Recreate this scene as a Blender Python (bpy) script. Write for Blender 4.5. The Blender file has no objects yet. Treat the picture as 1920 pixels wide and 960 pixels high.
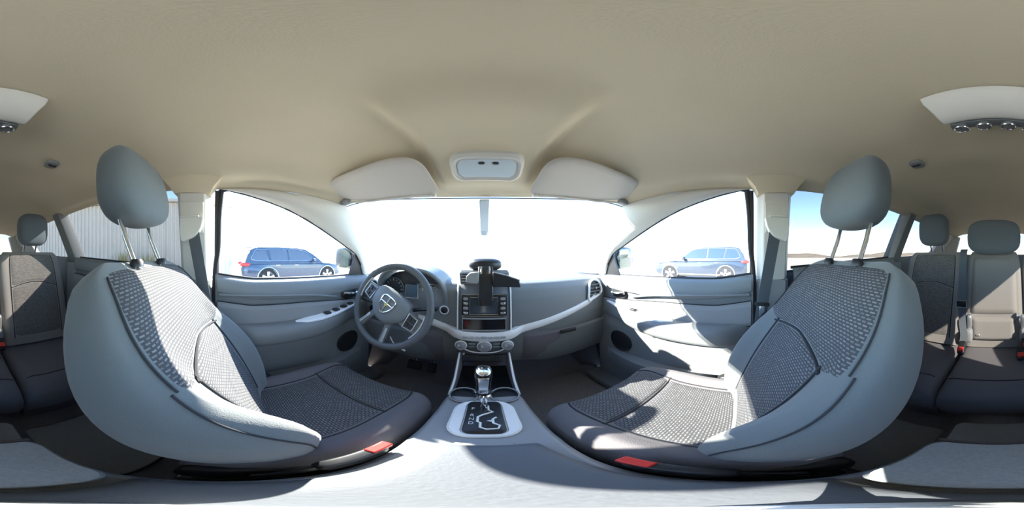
import bpy, math, random
from math import sin, cos, tan, pi, radians, sqrt, atan2, exp
from mathutils import Vector, Matrix
random.seed(7)
sc = bpy.context.scene
COL = sc.collection
CZ = 1.25                       # camera height above the ground outside; all car coordinates below are relative to it
PXD = 360.0 / 1920.0
FWD = 908.0                     # photograph column of the car's straight-ahead direction

# ------------------------------------------------------------------ camera
cd = bpy.data.cameras.new('camera')
cam = bpy.data.objects.new('camera', cd)
COL.objects.link(cam)
cd.type = 'PANO'
try:
    cd.panorama_type = 'EQUIRECTANGULAR'
except Exception:
    cd.cycles.panorama_type = 'EQUIRECTANGULAR'
cd.clip_start = 0.01
cd.clip_end = 1000
cam.location = (0, 0, CZ)
cam.rotation_euler = (pi / 2, 0, -radians((960 - FWD) * PXD))
sc.camera = cam

# ------------------------------------------------------------------ world, sun, exposure
SUN_AZ, SUN_EL = -56.0, 33.0    # azimuth from straight ahead (negative = driver's side), elevation
w = bpy.data.worlds.new('world'); sc.world = w
w.use_nodes = True
nt = w.node_tree
bg = nt.nodes['Background']
sky = nt.nodes.new('ShaderNodeTexSky')
sky.sky_type = 'NISHITA'
sky.sun_disc = False
sky.sun_elevation = radians(SUN_EL)
sky.sun_rotation = radians(SUN_AZ)
sky.altitude = 600
sky.air_density = 1.0
sky.dust_density = 0.1
sky.ozone_density = 2.6
nt.links.new(sky.outputs[0], bg.inputs[0])
bg.inputs[1].default_value = 0.48
sl = bpy.data.lights.new('sun', 'SUN')
sl.energy = 12.0
sl.angle = radians(0.6)
sl.color = (1.0, 0.94, 0.85)
sun = bpy.data.objects.new('sun', sl); COL.objects.link(sun)
a_, e_ = radians(SUN_AZ), radians(SUN_EL)
SUNV = Vector((sin(a_) * cos(e_), cos(a_) * cos(e_), sin(e_)))
sun.rotation_euler = SUNV.to_track_quat('Z', 'Y').to_euler()
sun.location = SUNV * 40
vs = sc.view_settings
vs.view_transform = 'Standard'; vs.look = 'None'; vs.gamma = 1; vs.use_curve_mapping = False
vs.exposure = 1.45
try:
    sc.cycles.diffuse_bounces = 8; sc.cycles.max_bounces = 16; sc.cycles.transparent_max_bounces = 16
    sc.cycles.sample_clamp_indirect = 8
except Exception:
    pass

# ------------------------------------------------------------------ materials
MATS = {}
def mat(name, col, rough=0.6, metal=0.0, spec=0.5, noise=0.0, nscale=40.0, bump=0.0, bscale=200.0, emit=None, coat=0.0, sheen=0.0):
    m = bpy.data.materials.new(name); m.use_nodes = True
    n = m.node_tree; b = n.nodes['Principled BSDF']
    b.inputs['Roughness'].default_value = rough
    b.inputs['Metallic'].default_value = metal
    b.inputs['Specular IOR Level'].default_value = spec
    b.inputs['Coat Weight'].default_value = coat
    b.inputs['Sheen Weight'].default_value = sheen
    c4 = (col[0], col[1], col[2], 1)
    b.inputs['Base Color'].default_value = c4
    if noise > 0 or bump > 0:
        tc = n.nodes.new('ShaderNodeTexCoord')
    if noise > 0:
        t = n.nodes.new('ShaderNodeTexNoise'); t.inputs['Scale'].default_value = nscale; t.inputs['Detail'].default_value = 5
        r = n.nodes.new('ShaderNodeMix'); r.data_type = 'RGBA'
        n.links.new(tc.outputs['Object'], t.inputs['Vector'])
        r.inputs[6].default_value = tuple(max(0, c * (1 - noise)) for c in col) + (1,)
        r.inputs[7].default_value = tuple(min(1, c * (1 + noise)) for c in col) + (1,)
        n.links.new(t.outputs['Fac'], r.inputs[0]); n.links.new(r.outputs[2], b.inputs['Base Color'])
    if bump > 0:
        t2 = n.nodes.new('ShaderNodeTexNoise'); t2.inputs['Scale'].default_value = bscale
        n.links.new(tc.outputs['Object'], t2.inputs['Vector'])
        bp = n.nodes.new('ShaderNodeBump'); bp.inputs['Strength'].default_value = bump; bp.inputs['Distance'].default_value = 0.002
        n.links.new(t2.outputs['Fac'], bp.inputs['Height']); n.links.new(bp.outputs[0], b.inputs['Normal'])
    if emit:
        b.inputs['Emission Color'].default_value = (emit[0], emit[1], emit[2], 1); b.inputs['Emission Strength'].default_value = emit[3]
    MATS[name] = m
    return m

def woven(name, dark, light, bw, rh, ms, stripe=0.0):
    """woven seat fabric: rows of short pale dashes on a dark ground, on UVs in metres"""
    m = bpy.data.materials.new(name); m.use_nodes = True
    n = m.node_tree; b = n.nodes['Principled BSDF']
    b.inputs['Roughness'].default_value = 0.9; b.inputs['Specular IOR Level'].default_value = 0.2
    uv = n.nodes.new('ShaderNodeUVMap')
    nz = n.nodes.new('ShaderNodeTexNoise'); nz.inputs['Scale'].default_value = 7; nz.inputs['Detail'].default_value = 1
    n.links.new(uv.outputs[0], nz.inputs['Vector'])
    sub = n.nodes.new('ShaderNodeVectorMath'); sub.operation = 'MULTIPLY_ADD'
    n.links.new(nz.outputs['Color'], sub.inputs[0]); sub.inputs[1].default_value = (0.012, 0.012, 0); n.links.new(uv.outputs[0], sub.inputs[2])
    br = n.nodes.new('ShaderNodeTexBrick')
    n.links.new(sub.outputs[0], br.inputs['Vector'])
    br.inputs['Scale'].default_value = 1.0
    br.inputs['Brick Width'].default_value = bw; br.inputs['Row Height'].default_value = rh
    br.inputs['Mortar Size'].default_value = ms; br.inputs['Mortar Smooth'].default_value = 0.2
    br.offset = 0.5
    br.inputs['Color1'].default_value = light + (1,); br.inputs['Color2'].default_value = tuple(c * .62 for c in light) + (1,)
    br.inputs['Mortar'].default_value = dark + (1,)
    n.links.new(br.outputs['Color'], b.inputs['Base Color'])
    bp = n.nodes.new('ShaderNodeBump'); bp.inputs['Strength'].default_value = 0.5; bp.inputs['Distance'].default_value = 0.002; bp.invert = True
    n.links.new(br.outputs['Fac'], bp.inputs['Height']); n.links.new(bp.outputs[0], b.inputs['Normal'])
    MATS[name] = m
    return m

def glass(name, tint, refl=0.06):
    m = bpy.data.materials.new(name); m.use_nodes = True
    n = m.node_tree
    for x in list(n.nodes): n.nodes.remove(x)
    o = n.nodes.new('ShaderNodeOutputMaterial'); mx = n.nodes.new('ShaderNodeMixShader')
    t = n.nodes.new('ShaderNodeBsdfTransparent'); g = n.nodes.new('ShaderNodeBsdfGlossy')
    t.inputs[0].default_value = tint + (1,); g.inputs['Roughness'].default_value = 0.02
    mx.inputs[0].default_value = refl
    n.links.new(t.outputs[0], mx.inputs[1]); n.links.new(g.outputs[0], mx.inputs[2]); n.links.new(mx.outputs[0], o.inputs[0])
    MATS[name] = m
    return m

mat('headliner', (.67, .59, .435), .95, spec=.1, noise=.05, nscale=6, bump=.25, bscale=350)
mat('beige_plastic', (.66, .65, .60), .55, bump=.12, bscale=300)
mat('visor_cloth', (.60, .565, .51), .9, spec=.15, bump=.2, bscale=350)
mat('dash_plastic', (.195, .212, .22), .55, bump=.25, bscale=260)
mat('dash_lower', (.16, .148, .165), .6, bump=.2, bscale=260)
mat('console_plastic', (.29, .30, .31), .5, bump=.15, bscale=260)
mat('armrest_vinyl', (.115, .125, .14), .55, bump=.2, bscale=180)
mat('door_plastic', (.185, .195, .20), .5, bump=.2, bscale=260)
mat('door_insert', (.26, .265, .27), .7, bump=.15, bscale=320)
mat('wheel_leather', (.105, .115, .122), .5, bump=.2, bscale=260)
mat('stack_plastic', (.115, .125, .135), .5, bump=.2, bscale=260)
mat('black_plastic', (.016, .017, .019), .4)
mat('gloss_black', (.010, .011, .013), .15)
mat('rubber', (.018, .018, .022), .7)
mat('chrome', (.85, .86, .88), .12, metal=1)
mat('silver', (.62, .64, .66), .32, metal=.75)
mat('silver_paint', (.90, .91, .90), .38, metal=.0)
mat('steel', (.45, .48, .52), .25, metal=1)
mat('seat_cloth', (.155, .168, .168), .92, spec=.2, bump=.3, bscale=420, sheen=.25)
mat('seat_cloth_dark', (.150, .142, .150), .92, spec=.2, bump=.3, bscale=420, sheen=.15)
mat('headrest_cloth', (.130, .158, .178), .95, spec=.15, bump=.3, bscale=420, sheen=.2)
mat('rear_cloth', (.27, .25, .23), .92, spec=.2, bump=.3, bscale=420, sheen=.2)
mat('stitch', (.30, .32, .33), .8)
mat('seam', (.03, .03, .034), .9)
woven('woven', (.072, .072, .076), (.235, .235, .24), .0115, .0064, .0020)
woven('woven_rear', (.14, .13, .122), (.26, .245, .23), .012, .008, .0018)
mat('carpet', (.25, .235, .24), .97, spec=.1, noise=.35, nscale=160, bump=.6, bscale=500)
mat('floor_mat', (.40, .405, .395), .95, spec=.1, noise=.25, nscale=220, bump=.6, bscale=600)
mat('belt_web', (.10, .115, .13), .8, bump=.2, bscale=600)
mat('red_plastic', (.75, .045, .035), .4)
mat('screen', (.05, .065, .08), .12)
mat('gauge_face', (.02, .024, .03), .35)
mat('gauge_screen', (.12, .17, .21), .2)
mat('white_mark', (.75, .76, .78), .5)
mat('yellow_mark', (.75, .62, .12), .5)
mat('lamp_lens', (.62, .72, .78), .25)
mat('white_plastic', (.85, .88, .88), .35)
mat('mirror', (.07, .10, .09), .05, metal=1)
mat('body_paint', (.03, .032, .045), .3, coat=.6)
mat('suv_dark', (.025, .035, .055), .28, coat=.7)
mat('suv_blue', (.03, .055, .10), .28, coat=.7)
mat('tyre', (.02, .02, .022), .85)
mat('alloy', (.62, .62, .62), .35, metal=.7)
mat('tail_red', (.55, .03, .03), .25)
mat('ground', (.66, .60, .50), .95, spec=.1, noise=.22, nscale=1.3, bump=.4, bscale=25)
mat('hill', (.30, .25, .19), .95, spec=.1, noise=.3, nscale=.15)
mat('metal_cladding', (.80, .74, .66), .5, metal=.15, noise=.08, nscale=1.5)
mat('dry_grass', (.40, .34, .12), .9, noise=.3, nscale=8)
mat('bush_green', (.13, .16, .06), .9, noise=.3, nscale=8)
glass('clear_glass', (.93, .96, .95))
glass('privacy_glass', (.225, .225, .22), .05)
glass('dark_glass', (.25, .28, .30), .25)

# ------------------------------------------------------------------ helpers
ORG = {}
def tag(o, label=None, cat=None, group=None, kind=None):
    if label: o['label'] = label
    if cat: o['category'] = cat
    if group: o['group'] = group
    if kind: o['kind'] = kind
    return o

def thing(name, label, cat, loc, group=None, kind=None):
    o = bpy.data.objects.new(name, None); COL.objects.link(o)
    o.empty_display_size = .05
    o.location = (loc[0], loc[1], loc[2] + CZ)
    ORG[o.name] = Vector(loc)
    return tag(o, label, cat, group, kind)

class MB:
    def __init__(s): s.v = []; s.f = []; s.uv = []
    def add(s, vf, uv=None):
        k = len(s.v); s.v += [tuple(p) for p in vf[0]]; s.f += [tuple(i + k for i in f) for f in vf[1]]
        if uv: s.uv += uv
        return s

def build(name, vf, m, parent=None, smooth=True, bevel=0, seg=2, sub=0, solid=0, uv=None, angle=40, soff=-1.0, doubles=False):
    if isinstance(vf, MB): v, f = vf.v, vf.f; uv = uv or (vf.uv if vf.uv else None)
    else: v, f = vf
    if parent is not None: org = ORG[parent.name]
    else:
        n = len(v); org = Vector((sum(p[0] for p in v) / n, sum(p[1] for p in v) / n, min(p[2] for p in v)))
    me = bpy.data.meshes.new(name)
    me.from_pydata([(p[0] - org.x, p[1] - org.y, p[2] - org.z) for p in v], [], f)
    if uv:
        l = me.uv_layers.new(name='UVMap')
        for lp in me.loops: l.data[lp.index].uv = uv[lp.vertex_index]
    me.validate(); me.update()
    import bmesh
    b = bmesh.new(); b.from_mesh(me)
    if doubles: bmesh.ops.remove_doubles(b, verts=b.verts, dist=1e-5)
    bmesh.ops.recalc_face_normals(b, faces=b.faces); b.to_mesh(me); b.free()
    if smooth:
        me.shade_smooth()
        try: me.set_sharp_from_angle(angle=radians(angle))
        except Exception: pass
    o = bpy.data.objects.new(name, me); COL.objects.link(o)
    me.materials.append(MATS[m] if isinstance(m, str) else m)
    if parent is None: o.location = (org.x, org.y, org.z + CZ)
    else:
        o.parent = parent
        o.location = (0, 0, 0)
    ORG[o.name] = org
    if solid:
        md = o.modifiers.new('solid', 'SOLIDIFY'); md.thickness = solid; md.offset = soff
    if bevel:
        md = o.modifiers.new('bevel', 'BEVEL'); md.width = bevel; md.segments = seg; md.limit_method = 'ANGLE'; md.angle_limit = radians(35)
    if sub:
        md = o.modifiers.new('sub', 'SUBSURF'); md.levels = sub; md.render_levels = sub
    return o

def struct(o, label=None):
    o['kind'] = 'structure'
    if label: o['label'] = label
    return o

def grid(fn, nu, nv, cu=False):
    v = []; f = []
    for j in range(nv):
        for i in range(nu):
            v.append(fn(i / (nu if cu else nu - 1), j / (nv - 1)))
    for j in range(nv - 1):
        for i in range(nu if cu else nu - 1):
            i2 = (i + 1) % nu
            f.append((j * nu + i, j * nu + i2, (j + 1) * nu + i2, (j + 1) * nu + i))
    return v, f

def loft(rings, cap=True):
    n = len(rings[0]); v = [tuple(p) for r in rings for p in r]; f = []
    for j in range(len(rings) - 1):
        for i in range(n):
            i2 = (i + 1) % n
            f.append((j * n + i, j * n + i2, (j + 1) * n + i2, (j + 1) * n + i))
    if cap:
        f.append(tuple(range(n - 1, -1, -1))); f.append(tuple((len(rings) - 1) * n + i for i in range(n)))
    return v, f

def frame(d):
    d = Vector(d).normalized()
    up = Vector((0, 0, 1)) if abs(d.z) < .95 else Vector((0, 1, 0))
    x = d.cross(up).normalized(); y = x.cross(d).normalized()
    return x, y, d

def tube(path, r, n=8, closed=False, flat=None):
    P = [Vector(p) for p in path]; rings = []; m = len(P); px = None
    for i, p in enumerate(P):
        if closed: d = P[(i + 1) % m] - P[i - 1]
        else: d = P[min(i + 1, m - 1)] - P[max(i - 1, 0)]
        d.normalize()
        if px is None: x, y, _ = frame(d)
        else:
            x = (px - d * px.dot(d)).normalized(); y = d.cross(x).normalized() * -1
        px = x
        rr = r[i] if isinstance(r, (list, tuple)) else r
        rings.append([p + x * rr * cos(2 * pi * k / n) + y * rr * sin(2 * pi * k / n) for k in range(n)])
    if closed:
        v, f = loft(rings + [rings[0]], False)
        nn = len(rings) * n
        f = [tuple(i % nn for i in q) for q in f]
        return v[:nn], f
    return loft(rings)

def smooth_path(pts, k=6, closed=False):
    P = [Vector(p) for p in pts]; out = []; m = len(P)
    rng = range(m if closed else m - 1)
    for i in rng:
        if closed: a, b, c, d = P[(i - 1) % m], P[i], P[(i + 1) % m], P[(i + 2) % m]
        else: a, b, c, d = P[max(i - 1, 0)], P[i], P[i + 1], P[min(i + 2, m - 1)]
        for j in range(k):
            t = j / k
            out.append(.5 * ((2 * b) + (c - a) * t + (2 * a - 5 * b + 4 * c - d) * t * t + (3 * b - a - 3 * c + d) * t ** 3))
    if not closed: out.append(P[-1])
    return out

def box(c, s, R=None):
    v = []
    for z in (-.5, .5):
        for y in (-.5, .5):
            for x in (-.5, .5):
                p = Vector((x * s[0], y * s[1], z * s[2]))
                if R is not None: p = R @ p
                v.append(tuple(p + Vector(c)))
    return v, [(0, 2, 3, 1), (4, 5, 7, 6), (0, 1, 5, 4), (2, 6, 7, 3), (0, 4, 6, 2), (1, 3, 7, 5)]

def cyl(c, axis, r, h, n=24, r2=None):
    x, y, d = frame(axis); c = Vector(c); r2 = r if r2 is None else r2
    return loft([[c + x * r * cos(2 * pi * k / n) + y * r * sin(2 * pi * k / n) for k in range(n)],
                 [c + d * h + x * r2 * cos(2 * pi * k / n) + y * r2 * sin(2 * pi * k / n) for k in range(n)]])

def lathe(c, axis, prof, n=24):
    """prof: (radius, height along axis)"""
    x, y, d = frame(axis); c = Vector(c)
    return loft([[c + d * h + x * max(r, 1e-4) * cos(2 * pi * k / n) + y * max(r, 1e-4) * sin(2 * pi * k / n) for k in range(n)] for r, h in prof])

def ringpath(c, axis, r, n=32, a0=0, a1=2 * pi):
    x, y, d = frame(axis); c = Vector(c); full = abs(a1 - a0 - 2 * pi) < 1e-6
    m = n if full else n + 1
    return [c + x * r * cos(a0 + (a1 - a0) * k / n) + y * r * sin(a0 + (a1 - a0) * k / n) for k in range(m)]

def prism(poly, off):
    """poly: 3-D outline, off: extrusion vector"""
    off = Vector(off); n = len(poly)
    return loft([[Vector(p) for p in poly], [Vector(p) + off for p in poly]])

def sellip(c, r, e1=.6, e2=.6, nu=24, nv=16, R=None):
    """superellipsoid"""
    def sp(x, p): return math.copysign(abs(x) ** p, x)
    rings = []
    for j in range(1, nv):
        ph = -pi / 2 + pi * j / nv
        ring = []
        for i in range(nu):
            th = 2 * pi * i / nu
            p = Vector((r[0] * sp(cos(ph), e1) * sp(cos(th), e2), r[1] * sp(cos(ph), e1) * sp(sin(th), e2), r[2] * sp(sin(ph), e1)))
            if R is not None: p = R @ p
            ring.append(p + Vector(c))
        rings.append(ring)
    return loft(rings)

def ribbon(path, wdir, width, th=.0018):
    P = [Vector(p) for p in path]; rings = []; m = len(P)
    for i, p in enumerate(P):
        d = (P[min(i + 1, m - 1)] - P[max(i - 1, 0)]).normalized()
        wv = Vector(wdir[i]) if isinstance(wdir, list) else Vector(wdir)
        wv = (wv - d * wv.dot(d)).normalized() * width / 2
        nv = d.cross(wv).normalized() * th / 2
        rings.append([p - wv - nv, p + wv - nv, p + wv + nv, p - wv + nv])
    return loft(rings)

def interp(tab, x):
    if x <= tab[0][0]: return tab[0][1]
    for (a, b), (c, d) in zip(tab, tab[1:]):
        if x <= c:
            t = (x - a) / (c - a); return b + (d - b) * t
    return tab[-1][1]

def sinterp(tab, x):
    """smooth interpolation (Catmull-Rom)"""
    n = len(tab)
    if x <= tab[0][0]: return tab[0][1]
    if x >= tab[-1][0]: return tab[-1][1]
    for i in range(n - 1):
        a, b = tab[i], tab[i + 1]
        if x <= b[0]:
            h = b[0] - a[0]; t = (x - a[0]) / h
            p = tab[max(i - 1, 0)]; q = tab[min(i + 2, n - 1)]
            m0 = (b[1] - p[1]) / (b[0] - p[0]) * h; m1 = (q[1] - a[1]) / (q[0] - a[0]) * h
            return (2 * t ** 3 - 3 * t * t + 1) * a[1] + (t ** 3 - 2 * t * t + t) * m0 + (-2 * t ** 3 + 3 * t * t) * b[1] + (t ** 3 - t * t) * m1

def sstep(a, b, x):
    t = max(0, min(1, (x - a) / (b - a))); return t * t * (3 - 2 * t)

def text_mesh(name, s, size, ext, M, m, parent):
    cu = bpy.data.curves.new(name, 'FONT'); cu.body = s; cu.size = size; cu.extrude = ext; cu.align_x = 'CENTER'; cu.align_y = 'CENTER'
    to = bpy.data.objects.new(name + '_tmp', cu); COL.objects.link(to)
    dg = bpy.context.evaluated_depsgraph_get(); dg.update()
    me = bpy.data.meshes.new_from_object(to.evaluated_get(dg))
    bpy.data.objects.remove(to)
    vf = ([tuple(M @ v.co) for v in me.vertices], [tuple(p.vertices) for p in me.polygons])
    bpy.data.meshes.remove(me)
    return build(name, vf, m, parent, smooth=False)

# ================================================================== THE SETTING: the car's shell
# ---- ground and surroundings
def gfn(u, v):
    X = -250 + 500 * u; Y = -250 + 500 * v
    return (X, Y, -CZ)
struct(build('ground', grid(gfn, 12, 12), 'ground', smooth=False), 'pale sandy gravel lot stretching away outside the car windows')

# ---- car floor
def floor_fn(u, v):
    X = -.76 + 1.52 * u; Y = -2.2 + 3.42 * v
    z = -.95 + .16 * exp(-(X / .13) ** 4)
    z += .30 * sstep(.95, 1.18, Y)
    z += .45 * sstep(-1.0, -1.25, Y) if Y < -1.0 else 0
    return (X, Y, z)
floor = struct(build('floor', grid(floor_fn, 40, 60), 'carpet', solid=.03), 'dark grey carpeted floor of the car')

# ---- side curves (right side, mirrored with s)
EDGE = [(-2.0, .57, .235), (-1.5, .585, .262), (-1.0, .60, .28), (-.5, .61, .288), (-.06, .62, .272), (.154, .64, .228), (.304, .66, .184),
        (.494, .682, .104), (.62, .695, .046), (.70, .703, .008), (.755, .712, -.06), (.775, .716, -.115)]
EX = [(a, b) for a, b, c in EDGE]; EZ = [(a, c) for a, b, c in EDGE]
HX, HY, HZ = .60, .53, .255          # header corner
CEX = [(-2.05, .57), (-1.0, .60), (-.06, .62), (.3, .615), (.53, HX)]
CEZ = [(-2.05, .235), (-1.5, .262), (-1.0, .28), (-.5, .288), (-.06, .272), (.1, .275), (.3, .272), (.53, HZ)]
CROWN = [(-2.1, .27), (-1.9, .34), (-1.4, .405), (-.8, .43), (-.2, .435), (.1, .43), (.3, .405), (.45, .355), (.55, .31), (.67, .25)]
def ceil_fn(u, v):
    s = 2 * u - 1
    Y0 = -2.05 + (HY + 2.05) * v
    bow = .135 * (1 - s * s) * sstep(.55, 1.0, v)
    Y = Y0 + bow
    Xs = sinterp(CEX, Y0); zs = sinterp(CEZ, Y0)
    X = Xs * (sin(s * pi / 2) * .35 + s * .65)
    zc = sinterp(CROWN, Y)
    zc = max(zc, zs - .01)
    z = zs + (zc - zs) * (1 - abs(s) ** 2.6)
    # raised centre channel that carries the overhead console
    wch = .19 - .03 * sstep(.2, .5, Y)
    k = (1 - sstep(wch - .02, wch + .022, abs(X))) * sstep(.16, .30, Y) * (1 - sstep(.54, .64, Y))
    z -= .036 * k
    # shallow roof bow steps above the rear row
    z -= .012 * exp(-((Y + .62) / .10) ** 2) * (1 - abs(s) ** 4)
    # bulge of the side curtain airbag along the cant rail
    z -= .020 * exp(-((abs(s) - .86) / .07) ** 2) * (1 - sstep(.25, .5, Y))
    return (X, Y, z)
ceiling = struct(build('ceiling', grid(ceil_fn, 101, 121), 'headliner', solid=.02, soff=1), 'beige cloth headliner of the car roof')
# steel roof skin above the headliner
def roof_fn(u, v):
    p = ceil_fn(u, v); s = abs(2 * u - 1)
    return (p[0] * 1.07, p[1], p[2] + .05 + (0.02 if s < .98 else -.03))
build('roof_skin', grid(roof_fn, 41, 41), 'body_paint', ceiling)

# ---- windscreen
def header(s):   # s in -1..1
    p = ceil_fn((s + 1) / 2, 1.0); return Vector(p)
def wbase(s):
    return Vector((.745 * s, 1.13 - .25 * s * s, -.125))
def wind_fn(u, v):
    s = 2 * u - 1
    a = header(s); b = wbase(s)
    p = a.lerp(b, v); p += Vector((0, .02, .03)) * sin(pi * v)
    return tuple(p)
ws = struct(build('window_1', grid(wind_fn, 25, 13), 'clear_glass'), 'wide curved windscreen glass flooded with glaring daylight')
def wline(v, s=1):
    return Vector(wind_fn((s + 1) / 2, v))
# windscreen black frit/top trim line
build('window_seal', tube([wind_fn(i / 40, .012) for i in range(41)], .0035), 'door_plastic', ws)

# ---- A-pillar trims
for s in (-1, 1):
    inner = [Vector((sinterp(CEX, y), y, sinterp(CEZ, y))) for y in (-.06, .08, .2, .32, .43, .53)] + [wline(v) for v in (.15, .3, .45, .6, .75, .9, 1.0)]
    outer = [Vector((sinterp(EX, y), y, sinterp(EZ, y))) for y in (-.06, .06, .16, .25, .34, .42, .50, .565, .62, .66, .70, .745, .775)]
    rings = []
    for a, b in zip(inner, outer):
        mid = (a + b) / 2 + Vector((-.022, -.022, -.004)) * min(1, (a - b).length / .06)
        back = (a + b) / 2 + Vector((.03, .03, .02)) * min(1, (a - b).length / .05 + .2)
        row = [a, a.lerp(mid, .5) + (mid - (a + b) / 2) * .25, mid, b.lerp(mid, .5) + (mid - (a + b) / 2) * .25, b, back]
        rings.append([Vector((s * p.x, p.y, p.z)) for p in row])
    side = 'driver' if s < 0 else 'passenger'
    o = struct(build('trim_1' if s < 0 else 'trim_2', loft(rings), 'beige_plastic', angle=60), f'beige windscreen pillar trim above the {side} side door window')

# ---- body sides below the belt (outer skin), front bulkhead, tail
def belt(Y):
    return interp([(-2.1, .03), (-1.0, -.01), (-.2, -.06), (.1, -.108), (.78, -.122), (1.2, -.125)], Y)
for s in (-1, 1):
    def side_fn(u, v, s=s):
        Y = -2.15 + 3.4 * u
        z = -1.0 + (belt(Y) - .012 + 1.0) * v
        return (s * (.80 - .03 * v * v), Y, z)
    struct(build('wall_left' if s < 0 else 'wall_right', grid(side_fn, 30, 8), 'body_paint', solid=.012, soff=1),
           f"outer steel side panel of the car on the {'driver' if s < 0 else 'passenger'} side")
def fw_fn(u, v):
    return (-.8 + 1.6 * u, 1.13 - .25 * (2 * u - 1) ** 2 + .03 + .1 * sin(pi * v), -.96 + (.96 - .127) * v)
struct(build('wall_front', grid(fw_fn, 12, 8), 'dash_lower', solid=.01), 'dark bulkhead in front of the footwells')
# tailgate with its window
tg = thing('wall_back', 'tailgate trim at the back of the cargo space', None, (0, -2.15, -.95), kind='structure')
def tgl(u, v):
    s = 2 * u - 1
    return (s * .80, -2.15 + .05 * s * s, -1.0 + 1.02 * v)
build('tailgate_lower', grid(tgl, 9, 5), 'door_plastic', tg, solid=.02)
for s in (-1, 1):
    build('tailgate_pillar', loft([[Vector((s * a, y, z)) for a, y, z in r] for r in (
        [(.54, -2.12, .02), (.80, -2.08, .02), (.80, -2.13, .02), (.54, -2.17, .02)],
        [(.46, -2.03, .24), (.62, -1.99, .26), (.62, -2.05, .26), (.46, -2.08, .24)])]), 'beige_plastic', tg, bevel=.008)
w8 = struct(build('window_8', grid(lambda u, v: ((2 * u - 1) * (.60 - .10 * v), -2.15 + .08 * v, .0 + .27 * v), 9, 5), 'privacy_glass'), 'tailgate window at the far back behind the rear headrests')

# ---- side windows
WIN = {}
def sidewin(name, s, y0, y1, zt, m, label):
    def fn(u, v):
        Y = y0 + (y1 - y0) * u
        zb = belt(Y) - .02
        top = zt(Y)
        z = zb + (top - zb) * v
        X0 = .735; X1 = sinterp(EX, Y) + .018
        k = (z - belt(Y)) / max(.05, (.27 - belt(Y)))
        X = X0 + (X1 - X0) * max(0, min(1, k)) if zt is not edgez else X0 + (X1 - X0) * v
        return (s * X, Y, z)
    return struct(build(name, grid(fn, 25, 9), m), label)
def edgez(Y): return sinterp(EZ, Y) + .012
sidewin('window_2', -1, -.09, .775, edgez, 'clear_glass', 'driver door window with a hazy dark vehicle parked outside')
sidewin('window_3', 1, -.09, .775, edgez, 'clear_glass', 'front passenger door window with a dark vehicle parked outside')
sidewin('window_4', -1, -.95, -.19, edgez, 'privacy_glass', 'tinted rear door window on the driver side facing a metal wall')
sidewin('window_5', 1, -.95, -.19, edgez, 'privacy_glass', 'tinted rear door window on the passenger side showing blue sky')
sidewin('window_6', -1, -1.75, -1.03, edgez, 'privacy_glass', 'tinted cargo quarter window on the driver side')
sidewin('window_7', 1, -1.75, -1.03, edgez, 'privacy_glass', 'tinted cargo quarter window on the passenger side')

def sidept(s, Y, k):
    """point on the glass plane: k=0 belt, k=1 window top"""
    zb = belt(Y); zt = sinterp(EZ, Y)
    return Vector((s * (.73 + (sinterp(EX, Y) - .73) * k), Y, zb + (zt - zb) * k))

# ---- B-, C- and D-pillars
def pillar(name, s, yb0, yb1, yt0, yt1, m, label, inset=.0, thick=.05, low=True):
    t = thing(name, label, None, (s * .7, (yb0 + yb1) / 2, -.9), kind='structure')
    rings = []
    for k in (-.12, 0, .25, .5, .75, .93, 1.06):
        a = sidept(s, yb0 + (yt0 - yb0) * k, k); b = sidept(s, yb1 + (yt1 - yb1) * k, k)
        inn = Vector((-s * inset, 0, 0)); out = Vector((s * thick, 0, 0))
        mid = (a + b) / 2
        rings.append([a + out, a, a.lerp(mid, .3) + inn * 1.3, b.lerp(mid, .3) + inn * 1.3, b, b + out])
    build('upper_trim', loft(rings), m, t, bevel=.004, angle=50)
    if low:
        r2 = []
        for z, g in ((-.95, .06), (-.6, .035), (-.3, .015), (-.13, .006), (belt((yb0 + yb1) / 2) - .035, .003)):
            a = Vector((s * .725, yb0 - g * .6, z)); b = Vector((s * .725, yb1 + g, z)); mid = (a + b) / 2
            inn = Vector((-s * (inset + .008), 0, 0)); out = Vector((s * .06, 0, 0))
            r2.append([a + out, a, a.lerp(mid, .3) + inn, b.lerp(mid, .3) + inn, b, b + out])
        build('lower_trim', loft(r2), 'door_insert', t, bevel=.004, angle=50)
    return t
bp = {}
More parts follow.
